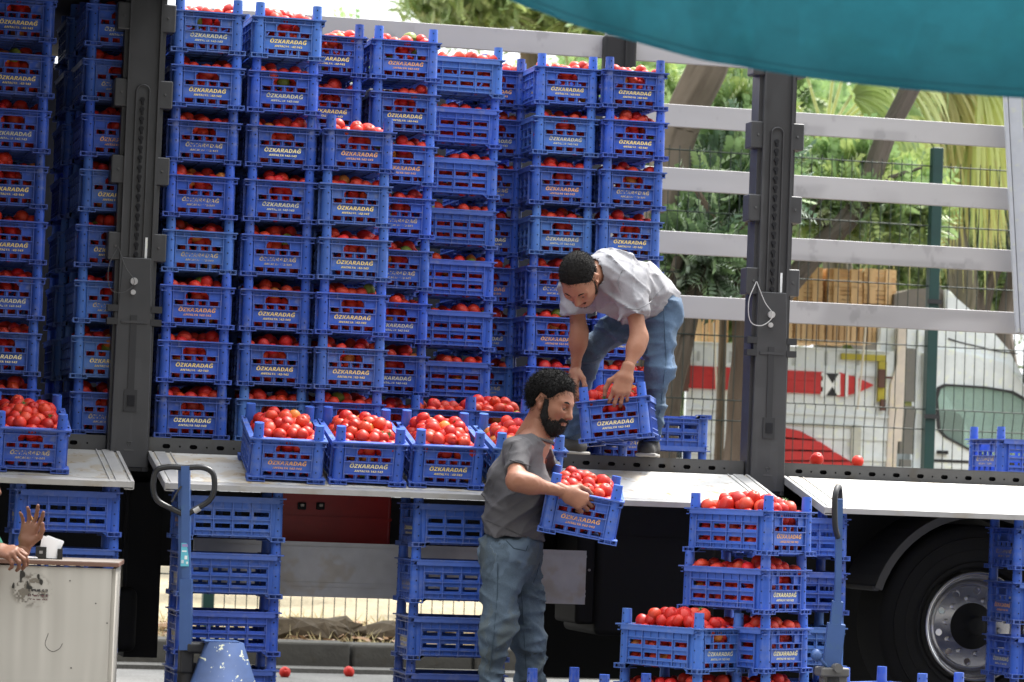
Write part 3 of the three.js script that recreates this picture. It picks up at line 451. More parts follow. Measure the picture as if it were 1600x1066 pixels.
// full crates piled in front of the trailer
{
  const P = atD(1201, 798, 13.75), a = THREE.MathUtils.degToRad(-42) - YAW * 0 , ry = THREE.MathUtils.degToRad(47 - 14); 
  const corner = (px, py, D, rot) => { const C = atD(px, py, D); const o = V(-CW / 2, 0, CL / 2).applyAxisAngle(U_, rot); return V(C.x - o.x, C.y - CH, C.z - o.z); };
  const c0 = corner(1201, 798, 13.75, ry); void a; void P;
  pallet(c0.x, c0.z, ry, 'wooden pallet under the pile of full crates');
  for (let k = 0; k < 4; k++) { const y = c0.y - (3 - k) * PITCH; const c = crate(`blue crate of tomatoes, ${['bottom', 'third from the top', 'second from the top', 'topmost'][k]} of the pile before the right pallet jack`, 'full crates piled before the trailer', V(c0.x + [.02, .0, -.03, 0][k] * .6, y, c0.z + (cr() - .5) * .01), ry + [0, .02, .05, 0][k], { blue: [3, 2, 0, 2][k], print: [2, 3, 3, 5][k] });
    if (k === 3) heap(c, 'red tomato heaped in the topmost crate before the right pallet jack', 'tomatoes in the topmost pile crate'); else fill(c, { left: true, rows: 7 }); }
  const c1 = corner(1092, 983, 13.62, ry); pallet(c1.x, c1.z, ry, 'wooden pallet under the shorter pile of full crates');
  for (let k = 0; k < 2; k++) { const c = crate(k ? 'pale blue crate heaped with tomatoes on top of the lower pile' : 'blue crate of tomatoes at the bottom of the lower pile', 'full crates piled before the trailer', V(c1.x, c1.y - (1 - k) * PITCH, c1.z), ry, { blue: 3, print: 2 }); if (k) heap(c, 'red tomato heaped in the crate on the lower pile at the bottom edge', 'tomatoes in the lower pile crate'); else fill(c, { left: true, rows: 7 }); }
  const c2 = corner(943, 1080, 13.3, ry); crate('blue crate at the bottom edge, its pegs showing right of the standing man', null, V(c2.x, c2.y, c2.z), ry, { blue: 4 });
  pallet(c2.x, c2.z, ry, 'wooden pallet under the crate right of the standing man');
  const c3 = corner(1442, 1078, 13.5, ry); crate('blue crate at the bottom edge in front of the wheel', null, V(c3.x, c3.y, c3.z), ry, { blue: 0 });
}
// ------------------------------------------------------------------ signed distance bodies meshed with surface nets
const smin = (a, b, k) => { const h = Math.max(k - Math.abs(a - b), 0) / k; return Math.min(a, b) - h * h * k * .25; };
function nets(f, mn, mx, h) {
  const nx = Math.ceil((mx.x - mn.x) / h) + 1, ny = Math.ceil((mx.y - mn.y) / h) + 1, nz = Math.ceil((mx.z - mn.z) / h) + 1, v = new Float32Array(nx * ny * nz);
  for (let k = 0, q = 0; k < nz; k++) for (let j = 0; j < ny; j++) for (let i = 0; i < nx; i++) v[q++] = f(mn.x + i * h, mn.y + j * h, mn.z + k * h);
  const id = new Int32Array(nx * ny * nz).fill(-1), P = [], I = [], at = (i, j, k) => i + nx * (j + ny * k);
  for (let k = 0; k < nz - 1; k++) for (let j = 0; j < ny - 1; j++) for (let i = 0; i < nx - 1; i++) {
    let n = 0, sx = 0, sy = 0, sz = 0, mask = 0; const c = [];
    for (let b = 0; b < 8; b++) { const w = v[at(i + (b & 1), j + (b >> 1 & 1), k + (b >> 2))]; c.push(w); if (w < 0) mask |= 1 << b; }
    if (mask === 0 || mask === 255) continue;
    for (let b = 0; b < 8; b++) for (const e of [1, 2, 4]) { if (b & e) continue; const d = b | e; if ((c[b] < 0) === (c[d] < 0)) continue; const t = c[b] / (c[b] - c[d]); n++; sx += (b & 1) + (e === 1 ? t : 0); sy += (b >> 1 & 1) + (e === 2 ? t : 0); sz += (b >> 2) + (e === 4 ? t : 0); }
    id[at(i, j, k)] = P.length / 3; P.push(mn.x + (i + sx / n) * h, mn.y + (j + sy / n) * h, mn.z + (k + sz / n) * h);
  }
  const quad = (a, b, c, d, fl) => { if (a < 0 || b < 0 || c < 0 || d < 0) return; if (fl) I.push(a, b, c, a, c, d); else I.push(a, c, b, a, d, c); };
  for (let k = 1; k < nz - 1; k++) for (let j = 1; j < ny - 1; j++) for (let i = 1; i < nx - 1; i++) {
    const s = v[at(i, j, k)] < 0;
    if (s !== v[at(i + 1, j, k)] < 0) quad(id[at(i, j - 1, k - 1)], id[at(i, j, k - 1)], id[at(i, j, k)], id[at(i, j - 1, k)], s);
    if (s !== v[at(i, j + 1, k)] < 0) quad(id[at(i - 1, j, k - 1)], id[at(i - 1, j, k)], id[at(i, j, k)], id[at(i, j, k - 1)], s);
    if (s !== v[at(i, j, k + 1)] < 0) quad(id[at(i - 1, j - 1, k)], id[at(i, j - 1, k)], id[at(i, j, k)], id[at(i - 1, j, k)], s);
  }
  const g = new THREE.BufferGeometry(); g.setAttribute('position', new THREE.Float32BufferAttribute(P, 3)); g.setIndex(I); g.computeVertexNormals(); return g;
}
function cone(a, b, ra, rb, o = {}) { // tapered capsule; o.s widens it along o.d; o.cap cuts it flat past b; o.cap0 before a
  const ax = a.x, ay = a.y, az = a.z, dx = b.x - ax, dy = b.y - ay, dz = b.z - az, l2 = dx * dx + dy * dy + dz * dz, il = 1 / Math.sqrt(l2), s = o.s ? 1 - 1 / o.s : 0, d = o.d, cap = o.cap, cap0 = o.cap0;
  const f = (x, y, z) => {
    let px = x - ax, py = y - ay, pz = z - az; const t0 = (px * dx + py * dy + pz * dz) / l2;
    if (s) { const q = (px * d.x + py * d.y + pz * d.z - Math.max(0, Math.min(1, t0)) * (dx * d.x + dy * d.y + dz * d.z)) * s; px -= d.x * q; py -= d.y * q; pz -= d.z * q; }
    const t = t0 < 0 ? 0 : t0 > 1 ? 1 : t0; const ex = px - dx * t, ey = py - dy * t, ez = pz - dz * t;
    let r = Math.sqrt(ex * ex + ey * ey + ez * ez) - (ra + (rb - ra) * t);
    if (cap) r = Math.max(r, (t0 - 1) / il); if (cap0) r = Math.max(r, -t0 / il);
    return r;
  };
  return f;
}
function ell(c, rx, ry, rz, q) { const qi = q ? q.clone().invert() : null, w = V(0, 0, 0); return (x, y, z) => { w.set(x - c.x, y - c.y, z - c.z); if (qi) w.applyQuaternion(qi); const k0 = Math.hypot(w.x / rx, w.y / ry, w.z / rz), k1 = Math.hypot(w.x / rx / rx, w.y / ry / ry, w.z / rz / rz) + 1e-9; return k0 * (k0 - 1) / k1; }; }
const join = (fs, k) => (x, y, z) => { let d = fs[0](x, y, z); for (let i = 1; i < fs.length; i++) d = smin(d, fs[i](x, y, z), k); return d; };
const frame = (fwd, up) => { const z = fwd.clone().normalize(), x = up.clone().cross(z).normalize(), y = z.clone().cross(x); return new THREE.Matrix4().makeBasis(x, y, z); };
const K = (r, u, t) => R_.clone().multiplyScalar(r).addScaledVector(U_, u).addScaledVector(T_, t);   // right, up, towards the viewer
const v3 = (x, y, z) => V(x, y, z);

// head in its own axes: y up, z out of the face, metres, 0 at the middle of the head
function headField(o = {}) {
  const parts = [ell(v3(0, .035, -.012), .076, .092, .098), ell(v3(0, -.005, .03), .064, .085, .066), ell(v3(0, -.055, .032), .054, .056, .058), ell(v3(0, -.088, .062), .03, .024, .026)];
  const base = join(parts, .05);
  const nose = join([cone(v3(0, .022, .09), v3(0, -.022, .118), .009, .0125), ell(v3(.011, -.026, .104), .009, .008, .012), ell(v3(-.011, -.026, .104), .009, .008, .012)], .012);
  const brow = join([cone(v3(.012, .03, .092), v3(.05, .03, .076), .008, .007), cone(v3(-.012, .03, .092), v3(-.05, .03, .076), .008, .007)], .01);
  const cheek = join([ell(v3(.042, -.012, .07), .022, .018, .02), ell(v3(-.042, -.012, .07), .022, .018, .02)], .01);
  const lips = join([cone(v3(-.02, -.057, .092), v3(.02, -.057, .092), .0065, .0065), cone(v3(-.016, -.066, .091), v3(.016, -.066, .091), .007, .007)], .004);
  const eyeS = [ell(v3(.031, .01, .098), .019, .012, .016), ell(v3(-.031, .01, .098), .019, .012, .016)];
  const lid = [ell(v3(.031, .0125, .0815), .0145, .0105, .013), ell(v3(-.031, .0125, .0815), .0145, .0105, .013)];
  const ear = [1, -1].map(s => join([ell(v3(s * .08, .002, -.008), .009, .033, .02, new THREE.Quaternion().setFromEuler(new THREE.Euler(-.15, s * .35, 0))), cone(v3(s * .084, .03, -.014), v3(s * .085, .0, -.026), .005, .006), ell(v3(s * .078, -.026, .0), .007, .01, .008)], .01));
  const hole = [1, -1].map(s => ell(v3(s * .09, .004, -.002), .009, .016, .009));
  const neck = cone(v3(0, -.07, -.022), v3(0, -.2, -.045), .056, .062);
  return (x, y, z) => {
    let d = base(x, y, z); d = smin(d, brow(x, y, z), .02); d = smin(d, cheek(x, y, z), .03); for (const e of eyeS) d = -smin(-d, e(x, y, z), .012); for (const e of lid) d = smin(d, e(x, y, z), .005);
    d = smin(d, nose(x, y, z), .012); d = smin(d, lips(x, y, z), .008); for (let i = 0; i < 2; i++) { d = smin(d, ear[i](x, y, z), .008); d = -smin(-d, hole[i](x, y, z), .006); } return smin(d, neck(x, y, z), .04);
  };
}
const headMin = v3(-.11, -.215, -.13), headMax = v3(.11, .14, .14);
const headGeo = nets(headField(), headMin, headMax, .0034);
// hand in its own axes: y from wrist to fingertips, z out of the back of the hand, thumb towards +x; curl bends the fingers to -z
function handField(curl, spread = .1, thumb = .5) {
  const fs = [], palm = join([cone(v3(.022, .03, 0), v3(.03, .088, .002), .015, .013), cone(v3(.006, .025, 0), v3(.009, .093, .004), .016, .0135), cone(v3(-.012, .025, 0), v3(-.011, .088, .003), .015, .0125), cone(v3(-.024, .03, -.002), v3(-.03, .078, 0), .013, .0115), cone(v3(0, -.03, 0), v3(0, .02, 0), .021, .022, { s: 1.35, d: v3(1, 0, 0) })], .02);
  const L = [[.03, .088, .002, .043, .026, .021, .0095], [.01, .094, .004, .048, .029, .022, .0098], [-.011, .089, .003, .045, .027, .021, .0094], [-.03, .079, 0, .034, .021, .018, .0083]];
  L.forEach((q, i) => {
    const c = Array.isArray(curl) ? curl[i] : curl; let p = v3(q[0], q[1], q[2]), a = c[0], fan = (1.5 - i) * spread; const parts = [];
    for (let j = 0; j < 3; j++) { const l = q[3 + j], d = v3(Math.sin(fan) * Math.cos(a), Math.cos(fan) * Math.cos(a), -Math.sin(a)), e = p.clone().addScaledVector(d, l); parts.push(cone(p, e, q[6] * (1 - j * .08), q[6] * (.94 - j * .09))); p = e; a += c[Math.min(2, j + 1)]; }
    fs.push(join(parts, .006));
  });
  const t0 = v3(.026, .022, -.006), t1 = v3(.048 + .012 * thumb, .055, -.012 - .012 * (1 - thumb)), t2 = t1.clone().add(v3(.012 * thumb - .004, .034, -.01)), t3 = t2.clone().add(v3(-.004, .027, -.008));
  fs.push(join([cone(t0, t1, .016, .012), cone(t1, t2, .0115, .0105), cone(t2, t3, .0105, .0085)], .008));
  return (x, y, z) => { let d = palm(x, y, z); const fk = []; for (const f of fs) fk.push(f(x, y, z)); let e = fk[0]; for (let i = 1; i < 4; i++) e = Math.min(e, fk[i]); d = smin(d, e, .009); return smin(d, fk[4], .012); };
}
const handGeo = (curl, spread, thumb) => nets(handField(curl, spread, thumb), v3(-.06, -.055, -.12), v3(.09, .21, .05), .003);
function putHand(g, wrist, dir, back, mirror, s = 1) { // dir: towards the fingers, back: out of the back of the hand; thumb lands at dir x back unless mirrored
  const y = dir.clone().normalize(), z = back.clone().addScaledVector(y, -back.dot(y)).normalize(), x = y.clone().cross(z), h = g.clone();
  if (mirror) { h.scale(-1, 1, 1); const I = h.index.array; for (let i = 0; i < I.length; i += 3) { const t = I[i]; I[i] = I[i + 1]; I[i + 1] = t; } h.computeVertexNormals(); }
  return h.scale(s, s, s).applyMatrix4(new THREE.Matrix4().makeBasis(x, y, z)).translate(wrist.x, wrist.y, wrist.z);
}
function bounds(ps, m) { const b = new THREE.Box3().setFromPoints(ps).expandByScalar(m); return [b.min, b.max]; }
const skinMat = c => new THREE.MeshPhysicalMaterial({ color: lin(...c), roughness: .52, map: tSkin, bumpMap: tSkin, bumpScale: .0015, specularIntensity: .6 });
const fold = (x, y, z, dir, fa, fb, amp) => { const w = .05 * N3.noise(x * 3.1 + 3, y * 3.1, z * 3.1); x += w; y += w * .7; const q = x * dir.x + y * dir.y + z * dir.z; const n = N3.noise(x * fb + dir.x * q * (fa - fb), y * fb + dir.y * q * (fa - fb), z * fb + dir.z * q * (fa - fb)); const m = N3.noise(x * 4.1 + 7, y * 4.1, z * 4.1); const r = Math.max(0, 1 - Math.abs(n) * 3.2); return amp * (r * r * (1.1 + 1.2 * m) + .8 * n); };
const lerpT = (T, q) => { if (q <= T[0][0]) return T[0][1]; for (let i = 1; i < T.length; i++) if (q <= T[i][0]) return T[i - 1][1] + (T[i][1] - T[i - 1][1]) * (q - T[i - 1][0]) / (T[i][0] - T[i - 1][0]); return T[T.length - 1][1]; };
const HAIRLINE = [[-.12, -.085], [-.045, -.07], [-.034, .0], [-.028, .03], [.012, .03], [.02, .012], [.04, .025], [.055, .058], [.075, .082], [.13, .088]];
const BEARDLINE = [[-.01, .0], [.03, -.012], [.055, -.034], [.08, -.05], [.11, -.052]];
const hairField = (T, n1, a1, n2, a2) => { const cap = ell(v3(0, .037, -.013), .0785, .094, .1005); return (x, y, z) => { const h = y - lerpT(HAIRLINE, z) + .012 * N3.noise(x * 45, 3, z * 45), s = smooth(-.004, .045, h), n = Math.abs(N3.noise(x * n1, y * n1, z * n1)) * a1 + Math.abs(N3.noise(x * n2 + 3, y * n2, z * n2)) * a2; return Math.max(cap(x, y, z) - .001 - (T * (y > .02 ? 1 : .6) + n) * s, -h * .8 - (n - a1 * .2) * .8); }; };
const beardField = (thick, n1, a1) => { const b = join([ell(v3(0, -.056, .033), .055 + thick, .058 + thick, .058 + thick), ell(v3(0, -.09, .062), .031 + thick, .026 + thick * 1.3, .027 + thick)], .03), mus = cone(v3(-.026, -.047, .094), v3(.026, -.047, .094), .006 + thick * .5, .006 + thick * .5), jaw = join([1, -1].map(s => cone(v3(s * .07, .03, .012), v3(s * .054, -.055, .03), .01 + thick * .6, .018 + thick * .6)), .01), lip = cone(v3(-.016, -.061, .102), v3(.016, -.061, .102), .0085, .0085); return (x, y, z) => { const n = Math.abs(N3.noise(x * n1, y * n1, z * n1)) * a1 + Math.abs(N3.noise(x * n1 * 2, y * n1 * 2, z * n1 * 2)) * a1 * .5; let d = Math.max(b(x, y, z) - n, (y - lerpT(BEARDLINE, z)) * .7, -.012 - z); d = Math.min(d, mus(x, y, z) - n * .6, jaw(x, y, z) - n * .6); return Math.max(d, -lip(x, y, z)); }; };

function fur(geo, n, len, wid, curl, seed, keep) { // fine strands rooted on a hair volume, softening its outline
  const r = rng(seed), p = geo.attributes.position, nn = geo.attributes.normal, P = [], I = [], S = 3, d = V(0, 0, 0), t = V(0, 0, 0), q = V(0, 0, 0), c = V(0, 0, 0);
  for (let k = 0; k < n; k++) {
    const i = Math.floor(r() * p.count); c.fromBufferAttribute(p, i); d.fromBufferAttribute(nn, i); if (keep && !keep(c)) continue; t.set(r() - .5, r() - .7, r() - .5); d.addScaledVector(t, .9).normalize(); t.set(r() - .5, r() - .5, r() - .5).cross(d).normalize(); const L = len * (.5 + r()), b = P.length / 3, w = wid * (.7 + .6 * r());
    for (let j = 0; j <= S; j++) { const f = j / S; q.copy(c).addScaledVector(d, L * (f - .15)).addScaledVector(t, curl * L * Math.sin(f * 3)); q.y -= L * .25 * f * f; const sx = t.y * d.z - t.z * d.y, sy = t.z * d.x - t.x * d.z, sz = t.x * d.y - t.y * d.x, ww = w * (1 - f * .85); P.push(q.x - sx * ww, q.y - sy * ww, q.z - sz * ww, q.x + sx * ww, q.y + sy * ww, q.z + sz * ww); if (j < S) { const e = b + j * 2; I.push(e, e + 1, e + 3, e, e + 3, e + 2); } }
  }
  const g = new THREE.BufferGeometry(); g.setAttribute('position', new THREE.Float32BufferAttribute(P, 3)); g.setIndex(I); g.computeVertexNormals(); return g;
}
function trace(f, x, y) { // where a sight line meets a garment
  const d = ray(x, y); let t = 12.6; for (let i = 0; i < 160; i++) { const v = f(CAM.x + d.x * t, CAM.y + d.y * t, CAM.z + d.z * t); if (v < .0006) break; t += Math.max(.001, v * .55); if (t > 17) return null; } return CAM.clone().addScaledVector(d, t - .0008);
}
function person(label, o) {
  const g = thing('person', label, 'person', o.at); const inv = v3(-o.at.x, -o.at.y, -o.at.z), loc = x => x.translate(inv.x, inv.y, inv.z);
  const HM = frame(o.face, o.vertex).setPosition(o.head).scale(v3(o.hs, o.hs, o.hs));
  // skin: trunk, neck and arms at body scale; head and hands at their own finer scale, one geometry
  const [a, b] = bounds(o.bodyPts, .12); const list = [nets(join(o.body, .045), a, b, .011), headGeo.clone().applyMatrix4(HM), ...o.hands];
  const sk = mergeGeometries(list.map(x => { const y = x.clone(); y.deleteAttribute('uv'); return flat(y); }));
  part('body', boxUV(loc(sk), 1), skinMat(o.skin), g);
  const hs = (f, mn, mx, h, name, m, fr) => { const q = nets(f, mn, mx, h), l = [q]; if (fr) l.push(fur(q, ...fr)); const a = mergeGeometries(l.map(x => flat(x))); return part(name, boxUV(loc(a.applyMatrix4(HM))), m, g); };
  const hairMat = c => new THREE.MeshPhysicalMaterial({ color: lin(...c), roughness: .85, specularIntensity: .35, side: THREE.DoubleSide }), hm = hairMat(o.hairColor);
  if (o.hair) hs(o.hair, v3(-.13, -.13, -.16), v3(.13, .185, .14), .004, 'hair', hm, o.fur);
  if (o.beard) hs(o.beard, v3(-.1, -.17, -.06), v3(.1, .02, .15), .0032, 'beard', hairMat(o.beardColor || o.hairColor), o.beardFur);
  const eb = [], ew = [], ei = []; for (const s of [1, -1]) { eb.push(tube([v3(s * .013, .03, .1), v3(s * .032, .036, .096), v3(s * .052, .029, .081)], .0042, 10, 6)); ew.push(new THREE.SphereGeometry(.0112, 14, 10).translate(s * .031, .0075, .0822)); ei.push(new THREE.SphereGeometry(.0058, 10, 8).translate(s * .031 + .001, .0025, .0885)); }
  part('eyebrow', boxUV(loc(mg(eb).applyMatrix4(HM))), hm, g); part('eye', boxUV(loc(mg(ew).applyMatrix4(HM))), std(lin(.14, .12, .105), .4), g); part('iris', boxUV(loc(mg(ei).applyMatrix4(HM))), std(lin(.02, .012, .008), .2), g);
  if (o.shirt) { const [c, d] = bounds(o.shirtPts, .24); part('shirt', boxUV(flat(loc(nets(o.shirt, c, d, .0075)))), o.shirtMat, g); }
  if (o.jeans) { const [c, d] = bounds(o.jeansPts, .2); part('jeans', boxUV(flat(loc(nets(o.jeans, c, d, .0075)))), o.jeansMat, g); }
  for (const [f, m, lines] of o.seams || []) for (const l of lines) { const ps = []; for (let i = 0; i < l.length - 1; i++) for (let k = 0; k < 4; k++) { const u = k / 4, h = trace(f, l[i][0] + (l[i + 1][0] - l[i][0]) * u, l[i][1] + (l[i + 1][1] - l[i][1]) * u); if (h) ps.push(h); } if (ps.length > 3) part('seam', boxUV(flat(loc(tube(ps, .0022, ps.length * 3, 5)))), m, g); }
  if (o.collarAt) { const [c, d] = o.collarAt, n = d.clone().sub(c).normalize(), a = n.clone().cross(T_).normalize(), e = n.clone().cross(a), ps = []; for (let i = 0; i < 24; i++) { const t = i / 24 * 6.2832; ps.push(c.clone().addScaledVector(n, .012).addScaledVector(a, Math.cos(t) * .069).addScaledVector(e, Math.sin(t) * .069)); } part('collar', boxUV(flat(loc(tube(ps, .007, 48, 8, true)))), o.shirtMat, g); }
  for (const s of o.shoes || []) part('shoe', boxUV(flat(loc(nets(s.f, ...bounds(s.pts, .12), .006)))), s.m, g);
  return g;
}
const hairCap = (amp, fq, thick, line) => { const outer = ell(v3(0, .042, -.018), .079 + thick, .09 + thick, .1 + thick); return (x, y, z) => { const n = fbm(x * fq, y * fq, z * fq, 2); let d = outer(x, y, z) - amp * n * 2; // keep off the face, ears and nape
  const faceCut = Math.min(.0, 0) + (line(x, y, z)); return Math.max(d, faceCut); }; };
const shoeField = (ankle, dir, sole) => { const h = ankle.clone(); h.y = sole + .045; const toe = h.clone().addScaledVector(dir, .16), heel = h.clone().addScaledVector(dir, -.055); toe.y -= .012; const side = dir.clone().cross(U_).normalize(); const f = join([cone(heel, toe, .042, .036, { s: 1.12, d: side }), cone(h, ankle, .046, .044)], .04); return { f: (x, y, z) => Math.max(f(x, y, z), sole - y), pts: [heel, toe, ankle] }; };

// ---------------- the man standing in front with a crate
const MEN = {};
{
  const D = 14.05, J = (x, y, t = 0) => atD(x, y, D - t), at = J(803, 1172); at.y = 0;
  const pel = J(801, 862), wai = J(804, 815), che = J(810, 748), up = J(826, 704), nb = J(838, 690), head = J(860, 631);
  const shN = J(808, 706, .165), shF = J(838, 700, -.165), elN = J(806, 752, .36), wrN = J(882, 769, .275), elF = J(866, 768, -.32), wrF = J(915, 778, -.27);
  const hipN = J(789, 872, .085), knN = J(775, 992, .13), anN = J(755, 1138, .1), hipF = J(814, 872, -.085), knF = J(826, 1000, -.07), anF = J(829, 1140, -.1);
  const body = [cone(wai, che, .1, .11, { s: 1.25, d: T_ }), cone(che, up, .11, .075, { s: 1.6, d: T_ }), cone(shN, shF, .055, .055), cone(nb, J(846, 660), .062, .056),
    cone(shN, elN, .046, .036), cone(elN, elN.clone().lerp(wrN, .3), .035, .036), cone(elN.clone().lerp(wrN, .3), wrN, .036, .023), cone(shF, elF, .053, .044), cone(elF, wrF, .045, .028)];
  const face = K(.82, -.33, .48), vert = K(.3, .93, .1);
  const slN = shN.clone().lerp(elN, .72), slF = shF.clone().lerp(elF, .62);
  const sTor = join([cone(J(801, 838), che, .134, .127, { s: 1.3, d: T_, cap0: 1 }), cone(che, up, .132, .083, { s: 1.62, d: T_ }), cone(J(825, 770), J(812, 800), .1, .11, { s: 1.2, d: T_ }), cone(shN, shF, .066, .066)], .07);
  const sN = cone(shN, slN, .073, .066, { cap: 1 }), sF = cone(shF, slF, .07, .066, { cap: 1 }), collar = cone(J(842, 680), J(853, 646), .063, .06), dirA = slN.clone().sub(shN).normalize();
  const cf = K(.35, .93, 0).normalize(), cf2 = K(-.5, .85, .2).normalize();
  const shirt = (x, y, z) => { let d = smin(sTor(x, y, z), sF(x, y, z), .03); d = smin(d, sN(x, y, z), .03); const w = fold(x, y, z, cf, 9, 2.6, .013) + fold(x, y, z, cf2, 7, 2.4, .012) + fold(x, y, z, cf2, 21, 7, .004); d -= w - .008; d = Math.max(d, -collar(x, y, z)); return d; };
  const jT = join([cone(J(800, 838), pel, .122, .132, { s: 1.22, d: T_, cap0: 1 }), cone(hipN, knN, .1, .068), cone(knN, anN, .067, .055, { cap: 1 }), cone(hipF, knF, .1, .068), cone(knF, anF, .067, .056, { cap: 1 }), cone(J(790, 868), J(786, 885), .118, .1, { s: 1.4, d: T_ })], .035);
  const jf = K(.25, .95, .1).normalize(), jeans = (x, y, z) => { const yk = smooth(.75, .42, y); return jT(x, y, z) - fold(x, y, z, jf, 13, 3, .007 + .009 * yk) - fold(x, y, z, K(-.5, .8, 0).normalize(), 8, 3, .011) - fold(x, y, z, K(.6, .75, 0).normalize(), 26, 9, .004) + .008; };
  const hair = hairField(.012, 70, .015, 140, .009), beard = beardField(.009, 95, .007);
  const grip = handGeo([[.5, 1.0, .6], [.6, 1.05, .6], [.65, 1.05, .6], [.7, 1.0, .6]], .06, .7);
  const h1 = putHand(grip, wrN, K(.86, -.42, -.18), K(.1, .25, .95), true, 1.05), h2 = putHand(grip, wrF, K(.8, -.4, .2), K(.1, .25, -.95), false, 1.05);
  const sh = [[anN, K(.97, 0, .25)], [anF, K(.97, 0, .1)]].map(([a, d]) => ({ ...shoeField(a, d.normalize(), 0), m: std(lin(.03, .028, .026), .7) }));
  MEN.front = person('man with black curly hair in grey t-shirt and faded jeans carrying a crate of tomatoes', { at, head, face, vertex: vert, hs: .99, body, bodyPts: [wai, che, up, nb, shN, shF, elN, wrN, elF, wrF], hands: [h1, h2], collarAt: [J(839, 688), J(850, 656)], skin: [.26, .115, .07], hairColor: [.006, .0055, .0055], hair, beard, beardColor: [.014, .013, .0125], fur: [5200, .02, .0011, .5, 41], beardFur: [4200, .009, .0009, .2, 42, c => c.y < .02], seams: [[jeans, std(lin(.03, .05, .07), .9), [[[778, 868], [777, 930], [771, 1000], [763, 1064]], [[791, 845], [803, 857], [822, 861], [826, 850]], [[843, 880], [838, 900], [832, 914]], [[815, 925], [819, 990], [823, 1063]]]], [shirt, std(lin(.05, .047, .05), .9), [[[758, 812], [790, 826], [822, 840], [846, 850]], [[797, 719], [815, 724], [834, 729]], [[800, 694], [794, 708], [793, 722]]]]], shirt, shirtPts: [J(801, 838), che, up, shN, shF, slN, slF], shirtMat: std(lin(.085, .08, .085), .9, { map: tWeave, bumpMap: tWeave, bumpScale: .0015 }), jeans, jeansPts: [pel, hipN, knN, anN, hipF, knF, anF], jeansMat: std(lin(.088, .125, .17), .85, { map: tJean, bumpMap: tDenim, bumpScale: .0012 }), shoes: sh });
  // the belt-side details and the crate in his hands
  const cq = new THREE.Quaternion().setFromRotationMatrix(new THREE.Matrix4().makeBasis(K(.985, -.15, 0).normalize(), K(.15, .97, .1).normalize(), K(.985, -.15, 0).normalize().cross(K(.15, .97, .1).normalize())));
  const fc = J(901, 842, .245), c = crate('blue crate of tomatoes held by the man in the grey t-shirt', 'crates in hands', v3(0, 0, 0), 0, { q: cq, blue: 2, print: 5 }); const off = v3(0, 0, CL / 2).applyQuaternion(cq); c.position.copy(fc.sub(off)); c.updateMatrixWorld(true);
  heap(c, 'red tomato in the crate held by the man in the grey t-shirt', 'tomatoes in the carried crate');
}
